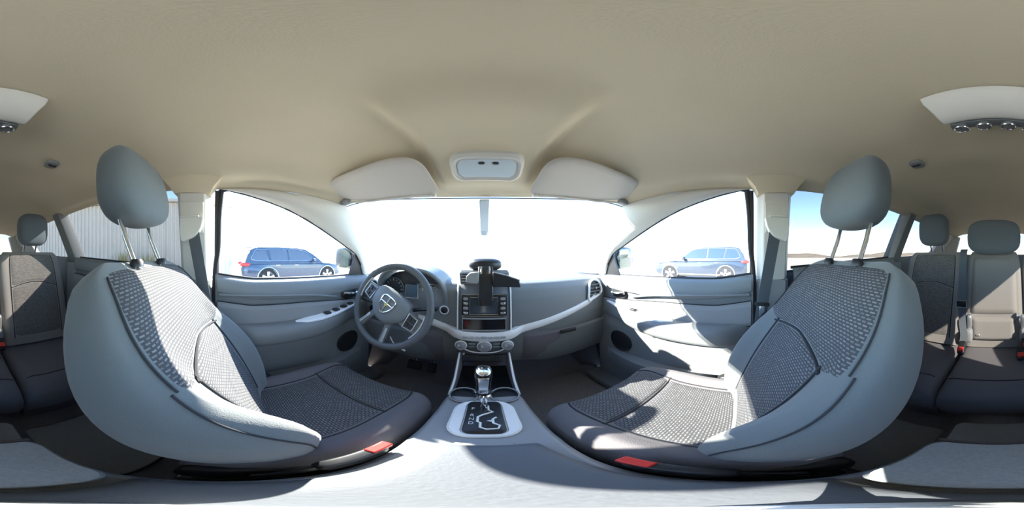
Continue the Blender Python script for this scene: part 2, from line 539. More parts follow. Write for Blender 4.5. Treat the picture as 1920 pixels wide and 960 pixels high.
for s in (-1, 1):
    sd = 'driver' if s < 0 else 'passenger'
    bp[s] = pillar('trim_3' if s < 0 else 'trim_4', s, -.215, -.075, -.20, -.065, 'beige_plastic',
                   f'beige pillar trim between the front and rear doors, {sd} side', inset=.035)
    # cover plate and flared top where the pillar meets the headliner
    a = [sidept(s, y, k) + Vector((-s * .052, 0, 0)) for y, k in ((-.185, .47), (-.095, .47), (-.09, .80), (-.18, .80))]
    build('cover_plate', prism(a, (-s * .006, 0, 0)), 'beige_plastic', bp[s], bevel=.003)
    fl = []
    for k, g in ((.90, 0), (.97, .012), (1.04, .03), (1.1, .045)):
        A = sidept(s, -.20 - g, min(k, 1.0)) + Vector((-s * (.05 + g * .15), 0, (k - min(k, 1)) * .35)); B = sidept(s, -.065 + g, min(k, 1.0)) + Vector((-s * (.05 + g * .15), 0, (k - min(k, 1)) * .35))
        O = Vector((s * .06, 0, 0))
        fl.append([A + O, A, A.lerp(B, .3) + Vector((-s * .008, 0, 0)), A.lerp(B, .7) + Vector((-s * .008, 0, 0)), B, B + O])
    build('pillar_capital', loft(fl), 'headliner', bp[s], angle=60)
    pillar('trim_5' if s < 0 else 'trim_6', s, -1.06, -.93, -1.05, -.95, 'door_plastic', f'dark pillar trim behind the rear door, {sd} side', inset=.03)
    pillar('trim_7' if s < 0 else 'trim_8', s, -2.12, -1.72, -2.06, -1.78, 'beige_plastic', f'beige rear corner pillar trim, {sd} side', inset=.02)
    # cargo side wall
    def cargo(u, v, s=s):
        Y = -2.1 + 1.06 * u; z = -.75 + (belt(Y) + .75) * v
        return (s * (.71 + .02 * v), Y, z)
    struct(build('trim_9' if s < 0 else 'trim_10', grid(cargo, 8, 5), 'door_plastic', solid=.015, soff=1 if s < 0 else 1), f'dark cargo side trim, {sd} side')
    # belt seals along the glass
# ---- sills
for s in (-1, 1):
    sd = 'driver' if s < 0 else 'passenger'
    o = build('trim_11' if s < 0 else 'trim_12', box((s * .68, -.2, -.915), (.14, 2.1, .06)), 'door_plastic', bevel=.015)
    struct(o, f'dark door sill trim along the floor, {sd} side')

# ================================================================== DOORS
def door_x(z, Y, front):
    """inner door skin: distance from the centre line"""
    t = [(-.93, .705), (-.80, .69), (-.62, .685), (-.50, .68), (-.42, .672), (-.34, .69), (-.24, .695), (-.185, .69), (-.16, .685), (-.135, .697), (-.10, .725)]
    dz = belt(Y) + .11
    return sinterp(t, z - dz * sstep(-.35, -.1, z))
def make_door(n, s, y0, y1, front):
    sd = 'driver' if s < 0 else 'passenger'
    fr = 'front' if front else 'rear'
    t = thing(f'door_{n}', f'dark grey {fr} door panel on the {sd} side' + (' below the open glare of its window' if front else ''), None, (s * .72, (y0 + y1) / 2, -.93), kind='structure')
    def fn(u, v):
        Y = y0 + (y1 - y0) * u
        zt = belt(Y) + .004
        z = -.93 + (zt + .93) * v
        zz = z
        return (s * door_x(zz - (zt + .106) * v, Y, front), Y, z)
    build('door_shell', grid(fn, 30, 40), 'door_plastic', t)
    L = y1 - y0
    def dp(f, z, off=0.0):
        Y = y0 + L * f
        return Vector((s * (door_x(z, Y, front) - off), Y, z))
    # belt seal
    build('belt_seal', tube([(s * .732, y0 + L * i / 10, belt(y0 + L * i / 10) + .004) for i in range(11)], .007), 'rubber', t)
    # upper cap step: soft pad under the glass
    rings = []
    for i in range(21):
        f = i / 20; Y = y0 + L * (.01 + .98 * f); zt = belt(Y)
        lo = zt - .075 - (.018 * sin(pi * f) if front else .01)
        prof = [(.728, zt + .002), (.700, zt - .002), (.682, zt - .020), (.676, lo + .03), (.682, lo + .008), (.70, lo)]
        rings.append([Vector((s * x, Y, z)) for x, z in prof])
    build('upper_pad', loft(rings), 'dash_plastic', t, angle=50)
    # cloth insert between pad and armrest
    def ins(u, v):
        f = .012 + .976 * u; Y = y0 + L * f
        top = belt(Y) - .108 - .03 * sstep(.4, 1, u); bot = -.315 - .02 * u
        z = bot + (top - bot) * v
        e = min(v * .35, (1 - v) * .35)
        return (s * (.686 - .012 * sstep(0, .05, e)), Y, z)
    ip = build('insert_panel', grid(ins, 30, 14), 'door_insert', t)
    for vv in (0, 1):
        build('insert_seam', tube([(q[0] - s * .003, q[1], q[2]) for q in [ins(i / 24, vv) for i in range(25)]], .0022, 6), 'rubber', ip)
    # swoosh accent
    sw = smooth_path([dp(.02, -.165, .012), dp(.25, -.172, .013), dp(.5, -.188, .014), dp(.66, -.215, .010), dp(.70, -.222, .004)], 5)
    if front: build('accent_ridge', tube(sw, [.007] * (len(sw) - 4) + [.006, .005, .003, .001]), 'door_plastic', t)
    # armrest: long tapered bulge
    rings = []
    N = 25
    for i in range(N):
        f = i / (N - 1); Y = y0 + L * (.03 + .92 * f)
        wv = .075 * (sstep(-.05, .18, f)) * (1 - .72 * sstep(.55, 1.0, f)) + .004
        zc = -.355 + .035 * sstep(.45, 1, f)
        h = .058 - .012 * f
        ring = []
        for k in range(14):
            a = pi / 2 + pi * k / 13
            cx, sz = cos(a), sin(a)
            ring.append(Vector((s * (.694 + wv * math.copysign(abs(cx) ** .6, cx)), Y, zc + h * math.copysign(abs(sz) ** .7, sz))))
        rings.append(ring)
    ar = build('armrest', loft(rings), 'door_plastic', t, angle=60)
    if front:
        # silver pull cup plate with window switches
        pl = []
        for f, wd in ((.40, .004), (.46, .018), (.55, .026), (.66, .026), (.76, .022), (.86, .013), (.93, .003)):
            Y = y0 + L * f; zc = -.302 + .035 * sstep(.45, 1, f); xo = .694 - .072 * (1 - .72 * sstep(.55, 1.0, f)) * .55
            pl.append([Vector((s * (xo + wd), Y, zc + .004)), Vector((s * (xo - wd), Y, zc - .002)), Vector((s * (xo - wd), Y, zc - .012)), Vector((s * (xo + wd), Y, zc - .008))])
        sp = build('switch_plate', loft(pl), 'silver_paint', t, bevel=.002)
        if s < 0:
            for f in (.60, .665, .73, .79):
                Y = y0 + L * f; zc = -.295 + .035 * sstep(.45, 1, f); xo = .694 - .072 * (1 - .72 * sstep(.55, 1.0, f)) * .55
                build('window_switch', box((s * xo, Y, zc), (.026, .032, .010)), 'black_plastic', sp, bevel=.003)
        else:
            Y = y0 + L * .66; build('window_switch', box((s * .658, Y, -.284), (.022, .034, .010)), 'black_plastic', sp, bevel=.003)
        # release lever in a recessed bowl
        c = dp(.80, -.215, .004)
        bw = build('handle_bowl', sellip(c, (.014, .055, .030), .7, .7), 'black_plastic', t)
        build('door_handle', tube(smooth_path([c + Vector((-s * .010, -.045, .008)), c + Vector((-s * .028, -.02, .006)), c + Vector((-s * .030, .02, .0)), c + Vector((-s * .010, .040, -.004))], 5), .0075), 'chrome', t)
        build('handle_knob', sellip(c + Vector((-s * .020, .042, -.002)), (.009, .010, .012), .9, .9), 'chrome', t)
    # map pocket and speaker
    rings = []
    for i in range(15):
        f = i / 14; Y = y0 + L * (.18 + .74 * f)
        bz = .055 * sin(pi * min(1, max(0, f))) ** .5 + .002
        rings.append([Vector((s * (.70), Y, -.60)), Vector((s * (.69 - bz), Y, -.615)), Vector((s * (.69 - bz), Y, -.72)), Vector((s * .70, Y, -.78))])
    build('map_pocket', loft(rings), 'door_plastic', t, angle=60)
    c = dp(.78 if front else .5, -.52, -.004)
    sg = build('speaker_grille', lathe(c, (-s, 0, 0), [(.078, 0), (.078, .008), (.070, .012), (.03, .013), (.001, .013)], 28), 'black_plastic', t)
    # weather seal along the rear edge of the aperture
    build('door_seal', tube(smooth_path([(s * .715, y0 - .006, -.92), (s * .712, y0 - .008, -.5), (s * .715, y0 - .004, belt(y0) - .02)] + ([sidept(s, y0 + .012, .35), sidept(s, y0 + .018, .7), sidept(s, y0 + .03, 1.0)] if front else []), 5), .011), 'rubber', t)
    return t
make_door(1, -1, -.055, .80, True)
make_door(2, 1, -.055, .80, True)
make_door(3, -1, -.95, -.235, False)
make_door(4, 1, -.95, -.235, False)
# window channel strips on the front edge of the B-pillars and along the window tops
for s in (-1, 1):
    sd = 'driver' if s < 0 else 'passenger'
    P = [sidept(s, -.052 + .01 * k, k) + Vector((-s * .0, 0, 0)) for k in (0, .2, .4, .6, .8, .97)]
    P += [Vector((s * (sinterp(EX, y)), y, sinterp(EZ, y) + .002)) for y in (.0, .08, .154, .23, .304, .4, .494, .56, .62, .66, .70, .755)]
    struct(build('trim_13' if s < 0 else 'trim_14', tube(P, [.010]*6+[.0045]*(len(P)-6)), 'rubber'), f'dark rubber window channel around the front door glass, {sd} side')

# ================================================================== FRONT SEATS
AX = Vector((0, -.26, .56)).normalized(); NF = Vector((0, .56, .26)).normalized()
def front_seat(s, oy, label):
    cx = .375 * s
    t = thing('front_car_seat', label, 'car seat', (cx, .1 + oy, -.95), 'front bucket seats')
    B0 = Vector((cx, -.015 + oy, -.575)); H = .625; W = .246
    WID = [(0, .80), (.08, .88), (.2, .96), (.32, 1.0), (.42, 1.0), (.5, .97), (.56, .90), (.60, .81), (.625, .62)]
    FRT = [(0, .045), (.1, .05), (.3, .05), (.45, .05), (.54, .045), (.60, .028), (.625, .012)]
    BOL = [(0, .045), (.08, .062), (.2, .070), (.3, .056), (.38, .030), (.46, .008), (.52, 0), (.7, 0)]
    BCK = [(0, .095), (.1, .135), (.3, .155), (.45, .14), (.55, .105), (.60, .075), (.625, .04)]
    def bend(h):  # lumbar curve
        return .018 * sin(pi * h / .4) if h < .4 else -.02 * ((h - .4) / .225) ** 2
    def S(u, h):
        a = abs(u)
        g = exp(-((a - .83) / .17) ** 2)
        F = sinterp(FRT, h) + sinterp(BOL, h) * g - .010 * (1 - a * a)
        return F * max(0, 1 - a ** 6) ** .25 + bend(h)
    def front_pt(u, h, off=0.0):
        return B0 + AX * h + Vector((W * sinterp(WID, h) * u, 0, 0)) + NF * (S(u, h) + off)
    rings = []
    for h in [0, .02, .05, .09, .13, .17, .21, .25, .29, .33, .37, .41, .45, .49, .52, .55, .575, .595, .61, .62, .625]:
        wd = W * sinterp(WID, h); bk = sinterp(BCK, h); ring = []
        us = [-1, -.985, -.95, -.9, -.84, -.77, -.69, -.6, -.45, -.3, -.15, 0, .15, .3, .45, .6, .69, .77, .84, .9, .95, .985, 1]
        for u in us: ring.append(front_pt(u, h))
        for u in [.985, .94, .84, .6, .3, 0, -.3, -.6, -.84, -.94, -.985]:
            ring.append(B0 + AX * h + Vector((wd * u, 0, 0)) + NF * (-bk * max(0, 1 - abs(u) ** 9) ** .3 + bend(h)))
        rings.append(ring)
    back = build('backrest', loft(rings), 'seat_cloth', t, angle=70)
    # woven panels, proud of the cover by a few millimetres
    def seam_h(u): return .372 + .022 * cos(u / .6 * pi / 2) - .012 * abs(u)
    def panel(name, u0, u1, hfun0, hfun1, off, parent, m='woven', nu=30, nv=24, ufun=None):
        def fn(a, b):
            h = 0; u = u0 + (u1 - u0) * a
            h = hfun0(u) + (hfun1(u) - hfun0(u)) * b
            uu = u * (ufun(h) if ufun else 1)
            e = min(a, 1 - a, b, 1 - b)
            return front_pt(uu, h, off * sstep(-.005, .05, e) - .001)
        v, f = grid(fn, nu, nv)
        uv = [((p.x - cx) * 1.0, (p - B0).dot(AX)) for p in v]
        return build(name, (v, f), m, parent, uv=uv, angle=70)
    lo = panel('lower_insert', -.56, .56, lambda u: .045, lambda u: seam_h(u) - .004, .007, back, ufun=lambda h: 1 - .10 * sstep(.3, 0, h))
    up = panel('upper_insert', -.85, .85, lambda u: seam_h(max(-.62, min(.62, u))) + .004 + .02 * sstep(.6, .8, abs(u)), lambda u: .606 - .012 * abs(u) ** 3, .006, back)
    # seams
    sm = [front_pt(u, seam_h(u), .003) for u in [-.62 + 1.24 * i / 24 for i in range(25)]]
    build('seam', tube(sm, .0035, 6), 'seam', back)
    for k in (-1, 1):
        build('seam', tube([front_pt(k * .575 * (1 - .10 * sstep(.3, 0, h)), h, .003) for h in [.045 + .33 * i / 20 for i in range(21)]], .003, 6), 'seam', back)
        # double stitch along the bolster crest
        build('stitch_line', tube(smooth_path([front_pt(k * .93, .03, .002), front_pt(k * .935, .12, .002), front_pt(k * .94, .22, .002), front_pt(k * .93, .32, .002), front_pt(k * .90, .40, .002)], 6), .0022, 6), 'seam', back)
        build('upper_seam', tube([front_pt(k * .872, h, .002) for h in [.40 + .19 * i / 12 for i in range(13)]], .0022, 6), 'seam', back)
    # recliner shield on the outer side, hinge cover
    build('recliner_cover', sellip((cx + s * .225, -.02 + oy, -.60), (.022, .11, .065), .5, .5), 'black_plastic', t)
    build('recliner_cover', sellip((cx - s * .215, -.03 + oy, -.63), (.02, .10, .05), .5, .5), 'black_plastic', t)
    # ---- cushion
    y0, y1 = -.13 + oy, .405 + oy
    ZT = [(0, -.575), (.25, -.567), (.55, -.552), (.8, -.542), (.92, -.548), (.97, -.562), (1, -.59)]
    CW = [(0, .86), (.15, .96), (.5, 1.0), (.85, 1.0), (.94, .95), (.98, .88), (1.0, .80)]
    def cpt(u, f, off=0.0):
        a = abs(u)
        g = exp(-((a - .84) / .16) ** 2) * .030 * (1 - .65 * sstep(.6, .95, f))
        base = -.66
        z = base + (sinterp(ZT, f) - base + g - .008 * (1 - a * a)) * max(0, 1 - a ** 7) ** .22
        return Vector((cx + .238 * sinterp(CW, f) * u, y0 + (y1 - y0) * f, z + off))
    rings = []
    for f in [0, .05, .12, .2, .3, .4, .5, .6, .7, .78, .85, .9, .94, .97, .99, 1.0]:
        ring = [cpt(u, f) for u in [-1, -.99, -.96, -.91, -.84, -.76, -.68, -.55, -.4, -.2, 0, .2, .4, .55, .68, .76, .84, .91, .96, .99, 1]]
        lowz = -.735 + .05 * sstep(.8, 1, f)
        for u in [.97, .85, .4, 0, -.4, -.85, -.97]:
            q = cpt(u, f); ring.append(Vector((cx + (q.x - cx) * .97, q.y, lowz)))
        rings.append(ring)
    cu = build('cushion', loft(rings), 'seat_cloth_dark', t, angle=70)
    def cpanel(name, fa, fb, ua, ub):
        def fn(a, b):
            u = ua + (ub - ua) * a; f = fa + (fb - fa) * b
            e = min(a, 1 - a, b, 1 - b)
            return cpt(u * (1 + .14 * sstep(.6, .95, f)), f, .0065 * sstep(-.005, .06, e) - .001)
        v, f = grid(fn, 26, 22)
        return build(name, (v, f), 'woven', cu, uv=[(p.x - cx, p.y - oy) for p in v], angle=70)
    cpanel('rear_insert', .19, .692, -.60, .60)
    cpanel('front_insert', .702, .965, -.60, .60)
    build('seam', tube([cpt(u, .697, .001) for u in [-.66 + 1.32 * i / 20 for i in range(21)]], .003, 6), 'seam', cu)
    for k in (-1, 1):
        build('seam', tube([cpt(k * .625 * (1 + .14 * sstep(.6, .95, f)), f, .001) for f in [.16 + .80 * i / 24 for i in range(25)]], .003, 6), 'seam', cu)
        build('side_shield', prism([(cx + k * .222, y0 + .02, -.70), (cx + k * .222, y1 - .06, -.70), (cx + k * .222, y1 - .10, -.80), (cx + k * .222, y0 + .04, -.80)], (k * .014, 0, 0)), 'black_plastic', t, bevel=.006)
    # rails
    for k in (-1, 1):
        build('seat_rail', box((cx + k * .17, .12 + oy, -.915), (.045, .52, .035)), 'steel', t, bevel=.005)
        for yy in (-.06, .30):
            build('rail_bracket', loft([[Vector((cx + k * .17 + a * .02, yy + oy + b * .035, -.90)) for a, b in ((-1, -1), (1, -1), (1, 1), (-1, 1))],
                                        [Vector((cx + k * .17 + a * .02, yy + oy + b * .02, -.73)) for a, b in ((-1, -1), (1, -1), (1, 1), (-1, 1))]]), 'black_plastic', t)
    # ---- headrest
    hc = Vector((cx, -.325 + oy, .198))
    def sp(x, p): return math.copysign(abs(x) ** p, x)
    rings = []
    RH = Matrix.Rotation(radians(8), 3, 'X')
    for j in range(1, 20):
        ph = -pi / 2 + pi * j / 20; ring = []
        zz = sp(sin(ph), .72); k = max(0, cos(ph)) ** .62
        for i in range(32):
            th = 2 * pi * i / 32
            wx = .140 * (1 - .16 * (zz * .5 + .5)); dy = .068 * (1 - .12 * zz)
            p = Vector((wx * k * sp(cos(th), .75), dy * k * sp(sin(th), .8) + .022 * (cos(th) ** 2) * k, .116 * zz))
            ring.append(hc + RH @ p)
        rings.append(ring)
    hr = build('headrest', loft(rings), 'headrest_cloth', t, angle=80)
    top = B0 + AX * .60
    for k in (-1, 1):
        b = hc + Vector((k * .068, .005, -.09))
        e = Vector((cx + k * .068, top.y + .0, top.z + .0))
        build('headrest_post', tube([b, b.lerp(e, .45) + Vector((0, -.004, 0)), e], .0068, 10), 'chrome', hr)
        build('post_guide', lathe(e + Vector((0, 0, .006)), (0, -.1, 1), [(.016, 0), (.016, .012), (.011, .018)], 16), 'black_plastic', t)
    return t
seatR = front_seat(1, 0.0, 'shaded grey front passenger seat with woven centre, beside the sunlit passenger door')
seatL = front_seat(-1, .075, 'sunlit grey driver seat with woven centre, facing the steering wheel')

# ================================================================== REAR SEATS
RAX = Vector((0, -.15, .60)).normalized(); RNF = Vector((0, .60, .15)).normalized()
def rear_seat(xa, xb, label, patterned, hw, hz, tilt=0):
    cx = (xa + xb) / 2; W = (xb - xa) / 2 - .004
    t = thing('rear_car_seat', label, 'car seat', (cx, -.8, -.95), 'rear row seats')
    B0 = Vector((cx, -.985, -.60)); H = .645
    WID = [(0, .97), (.3, 1), (.5, 1), (.6, .96), (.645, .86)]
    FRT = [(0, .05), (.2, .06), (.5, .05), (.6, .035), (.645, .01)]
    def S(u, h):
        a = abs(u); g = exp(-((a - .85) / .14) ** 2)
        return (sinterp(FRT, h) + (.016 if patterned else .006) * g * (1 - h / .8)) * max(0, 1 - a ** 8) ** .25
    def fp(u, h, off=0): return B0 + RAX * h + Vector((W * sinterp(WID, h) * u, 0, 0)) + RNF * (S(u, h) + off)
    rings = []
    for h in [0, .03, .08, .15, .22, .3, .38, .45, .52, .57, .605, .63, .645]:
        ring = [fp(u, h) for u in (-1, -.98, -.94, -.88, -.8, -.7, -.5, -.25, 0, .25, .5, .7, .8, .88, .94, .98, 1)]
        ring += [B0 + RAX * h + Vector((W * sinterp(WID, h) * u, 0, 0)) + RNF * (-.09 * max(0, 1 - abs(u) ** 6) ** .3) for u in (.9, .5, 0, -.5, -.9)]
        rings.append(ring)
    back = build('backrest', loft(rings), 'rear_cloth', t, angle=70)
    if patterned:
        def pan(name, h0, h1, m):
            def fn(a, b):
                u = -.68 + 1.36 * a
                e = min(a, 1 - a, b, 1 - b)
                arch = .035 * cos(u / .68 * pi / 2)
                hh0 = h0 + (arch if h0 > .3 else 0); hh1 = h1 + (arch if h1 < .5 else 0)
                return fp(u, hh0 + (hh1 - hh0) * b, .007 * sstep(-.01, .06, e) - .001)
            v, f = grid(fn, 22, 18)
            return build(name, (v, f), m, back, uv=[(p.x - cx, (p - B0).dot(RAX)) for p in v], angle=70)
        pan('lower_insert', .06, .385, 'woven_rear'); pan('upper_insert', .395, .625, 'woven_rear')
        build('seam', tube([fp(u, .39 + .035 * cos(u / .68 * pi / 2), .002) for u in [-.7 + 1.4 * i / 20 for i in range(21)]], .003, 6), 'seam', back)
        for k in (-1, 1):
            build('seam', tube([fp(k * .70, .05 + .57 * i / 16, .002) for i in range(17)], .003, 6), 'seam', back)
    else:
        # fold-down armrest panel and the block under it
        def pan(name, h0, h1, u1, off):
            def fn(a, b):
                u = -u1 + 2 * u1 * a; e = min(a * u1, (1 - a) * u1, b * (h1 - h0) * 3, (1 - b) * (h1 - h0) * 3)
                return fp(u, h0 + (h1 - h0) * b, off * sstep(-.01, .06, e) - .001)
            return build(name, grid(fn, 20, 20), 'rear_cloth', back, angle=70)
        pan('armrest_panel', .225, .60, .78, .022); pan('lower_block', .05, .205, .74, .030)
        b = fp(.5, .09, .03); build('latch_tab', box(b, (.022, .01, .016)), 'silver', back, bevel=.003)
        build('armrest_hinge', cyl(fp(-.86, .215, .012), (1, 0, 0), .02, .02), 'silver', back)
        build('armrest_hinge', cyl(fp(.80, .215, .012), (1, 0, 0), .02, .02), 'silver', back)
        for x in (cx + .140, cx - .170):
            bk_ = build('hinge_bracket', sellip((x, -.935, -.405), (.015, .022, .050), .5, .5), 'silver', t)
            build('bracket_foot', sellip((x, -.915, -.49), (.022, .03, .045), .5, .5), 'door_insert', bk_)
    # cushion
    y0, y1 = -1.02, -.50
    ZT = [(0, -.615), (.3, -.600), (.7, -.575), (.9, -.575), (.96, -.595), (1, -.63)]
    def cpt(u, f, off=0):
        a = abs(u); z = -.70 + (sinterp(ZT, f) + .70 + (.012 * exp(-((a - .85) / .15) ** 2) if patterned else .012)) * max(0, 1 - a ** 9) ** .2
        return Vector((cx + W * u, y0 + (y1 - y0) * f, z + off))
    rings = []
    for f in [0, .1, .25, .4, .55, .7, .8, .88, .93, .97, 1]:
        ring = [cpt(u, f) for u in (-1, -.985, -.94, -.85, -.7, -.4, 0, .4, .7, .85, .94, .985, 1)]
        ring += [Vector((cx + W * u, y0 + (y1 - y0) * f - (.03 if f > .9 else 0), -.78)) for u in (.95, .5, 0, -.5, -.95)]
        rings.append(ring)
    cu = build('cushion', loft(rings), 'seat_cloth_dark', t, angle=70)
    build('seam', tube([cpt(u, .84, .001) for u in [-.9 + 1.8 * i / 16 for i in range(17)]], .0025, 6), 'seam', cu)
    build('seat_base', box((cx, -.80, -.865), (W * 1.9, .42, .17)), 'dash_lower', t, bevel=.01)
    # headrest
    hc = Vector((cx, -1.075, hz))
    hr = build('headrest', sellip(hc, (hw, .058, .115), .62, .55, 32, 18), 'headrest_cloth', t, angle=80)
    for k in (-1, 1):
        p = Vector((cx + k * .045, -1.10, hz - .08)); e = Vector((cx + k * .045, B0.y + RAX.y * .63 - .01, .03))
        build('headrest_post', tube([p, e + Vector((0, 0, -.015))], .0065, 10), 'chrome', hr)
    return t
rear_seat(.205, .655, 'rear seat behind the front passenger seat, patterned and in shade', True, .108, .185)
rear_seat(-.170, .200, 'narrow plain centre rear seat with fold-down armrest panel', False, .175, .125)
rear_seat(-.655, -.175, 'rear seat behind the driver seat with patterned backrest half in sun', True, .108, .185)

# ================================================================== DASHBOARD
dash = thing('dashboard', 'dark grey dashboard with silver trim band below the glaring windscreen', 'dashboard', (0, .95, -.95))
DP = [(1.13, -.127), (1.0, -.118), (.88, -.114), (.80, -.118), (.765, -.130), (.748, -.155), (.740, -.20), (.735, -.26), (.732, -.31), (.735, -.345),
      (.742, -.36), (.748, -.40), (.757, -.46), (.775, -.53), (.80, -.59), (.845, -.625), (.92, -.65), (1.05, -.66)]
def dash_fn(u, v):
    s = 2 * u - 1; X = .735 * s
    k = v * (len(DP) - 1); i = min(int(k), len(DP) - 2); f = k - i
    Y = DP[i][0] + (DP[i + 1][0] - DP[i][0]) * f; z = DP[i][1] + (DP[i + 1][1] - DP[i][1]) * f
    if i < 4: Y = min(Y, 1.115 - .25 * s * s)
    # the face bows towards the seats in the middle and falls away at the ends
    if v > .15: Y += -.02 + .055 * abs(s) ** 3 * (1 if v < .6 else .5)
    # knee bolster drops lower on the sides than at the tunnel
    if v > .55: z -= .03 * sstep(.2, .5, abs(s))
    # top edge dips slightly at the right-hand end
    z -= .02 * abs(s) ** 4 * (1 - v) if v < .5 else 0
    return (X, Y, z)
build('dash_pad', grid(dash_fn, 61, 70), 'dash_plastic', dash, angle=60)
def dY(X, z):
    """front face of the dash at X, z"""
    s = X / .735
    t = sorted([(b, a) for a, b in DP[4:16]])
    return interp(t, z) - .02 + .055 * abs(s) ** 3
# lower knee panel / glovebox door
def glove(u, v):
    X = .17 + .48 * u; z = -.385 - .20 * v
    e = min(u, 1 - u, v, 1 - v)
    return (X, dY(X, z) - .010 * sstep(0, .06, e) + .002, z)
gb = build('glovebox_door', grid(glove, 24, 16), 'dash_lower', dash)
build('glovebox_latch', box((.41, dY(.41, -.405) - .016, -.408), (.09, .012, .02)), 'black_plastic', gb, bevel=.004)
def knee(u, v):
    X = -.62 + .44 * u; z = -.395 - .21 * v
    e = min(u, 1 - u, v, 1 - v)
    return (X, dY(X, z) - .008 * sstep(0, .06, e) + .002, z)
build('knee_panel', grid(knee, 24, 14), 'dash_lower', dash)
# silver trim band
TR = smooth_path([(-.60, -.232), (-.56, -.258), (-.48, -.285), (-.36, -.303), (-.25, -.318), (-.18, -.340), (-.125, -.357), (0, -.368), (.125, -.360), (.20, -.345), (.28, -.330), (.38, -.307), (.48, -.282), (.56, -.258), (.60, -.232)] and
                 [Vector((x, 0, z)) for x, z in [(-.60, -.232), (-.56, -.258), (-.48, -.285), (-.36, -.303), (-.25, -.318), (-.18, -.340), (-.125, -.357), (0, -.368), (.125, -.360), (.20, -.345), (.28, -.330), (.38, -.307), (.48, -.282), (.56, -.258), (.60, -.232)]], 6)
rings = []
for i, p in enumerate(TR):
    ext = .012 * exp(-(p.x / .14) ** 8)
    Y = dY(p.x, p.z) - .010 - .045 * exp(-(p.x / .15) ** 8)
    h = .022 + ext * .3 - .006 * abs(p.x) / .6
    rings.append([Vector((p.x, Y + .03, p.z + h)), Vector((p.x, Y + .004, p.z + h)), Vector((p.x, Y, p.z + h - .005)), Vector((p.x, Y + .001, p.z)), Vector((p.x, Y + .003, p.z - h + .005)), Vector((p.x, Y + .008, p.z - h)), Vector((p.x, Y + .03, p.z - h))])
build('silver_trim_band', loft(rings), 'silver_paint', dash, angle=50)
# end air vents
for s in (-1, 1):
    oc = [(.555, -.165), (.575, -.145), (.605, -.140), (.632, -.152), (.648, -.185), (.650, -.215), (.625, -.232), (.575, -.247), (.545, -.250), (.548, -.20)]
    P = [Vector((s * x, dY(x, z) - .012, z)) for x, z in oc]
    Pc = smooth_path(P, 5, closed=True)
    vt = build('end_air_vent', prism([p + Vector((0, .004, 0)) for p in Pc], (0, .03, 0)), 'black_plastic', dash)
    build('vent_surround', tube(Pc, .0075, 8, closed=True), 'silver_paint', vt)
    for k, z in enumerate((-.168, -.187, -.206, -.224)):
        build('vent_slat', box((s * .60, dY(.6, z) - .010, z), (.078, .014, .004)), 'dash_plastic', vt)
    build('vent_tab', box((s * .60, dY(.6, -.19) - .020, -.187), (.014, .008, .012)), 'steel', vt, bevel=.002)
# ---- centre stack
stk = []
for z, hw_, y in ((-.095, .118, .775), (-.115, .122, .725), (-.16, .122, .700), (-.25, .120, .688), (-.34, .118, .684), (-.375, .118, .686), (-.42, .122, .690), (-.455, .122, .694), (-.485, .120, .700), (-.50, .110, .72)):
    stk.append([Vector((x, yy, z)) for x, yy in ((-hw_, .80), (-hw_, y + .012), (-hw_ + .010, y), (0, y - .006), (hw_ - .010, y), (hw_, y + .012), (hw_, .80))])
cs = build('centre_stack', loft(stk), 'stack_plastic', dash, angle=50)
def stY(z): return interp(sorted([(-.095, .775), (-.115, .725), (-.16, .700), (-.25, .688), (-.34, .684), (-.375, .686), (-.42, .690), (-.455, .694), (-.485, .700)]), z) - .006
for s in (-1, 1):
    build('bezel_strip', tube([(s * .113, stY(z) + .003, z) for z in (-.13, -.16, -.2, -.25, -.3, -.345)], .0035, 8), 'silver_paint', cs)
# radio with screen and side keys
rd = build('radio', box((0, stY(-.215) + .004, -.215), (.186, .03, .098)), 'black_plastic', cs, bevel=.004)
rf = build('radio_frame', MB().add(tube([(-.094, stY(-.2) - .010, -.165), (.094, stY(-.2) - .010, -.165), (.094, stY(-.2) - .010, -.264), (-.094, stY(-.2) - .010, -.264)], .003, 6, closed=True)), 'steel', rd)
build('radio_screen', box((-.002, stY(-.21) - .012, -.214), (.112, .006, .074)), 'screen', rd, bevel=.002)
build('screen_border', tube([(-.060, stY(-.21) - .014, -.175), (.056, stY(-.21) - .014, -.175), (.056, stY(-.21) - .014, -.253), (-.060, stY(-.21) - .014, -.253)], .0022, 6, closed=True), 'steel', rd)
for s in (-1, 1):
    for k in range(4):
        z = -.183 - .021 * k
        build('radio_key', sellip((s * .077, stY(z) - .013, z), (.011, .005, .007), .6, .6, 14, 8), 'steel' if k in (1, 3) else 'console_plastic', rd)
# storage slot under the radio
sl_ = build('storage_slot', box((0, stY(-.30) + .002, -.302), (.176, .02, .056)), 'gloss_black', cs, bevel=.004)
build('slot_frame', tube([(-.09, stY(-.3) - .008, -.273), (.09, stY(-.3) - .008, -.273), (.09, stY(-.3) - .008, -.331), (-.09, stY(-.3) - .008, -.331)], .004, 6, closed=True), 'console_plastic', sl_)
# buttons on the silver band
for k in range(7):
    x = -.078 + .026 * k
    build('band_button', box((x, dY(0, -.366) - .055, -.366), (.021, .008, .012)), 'silver', cs, bevel=.002)
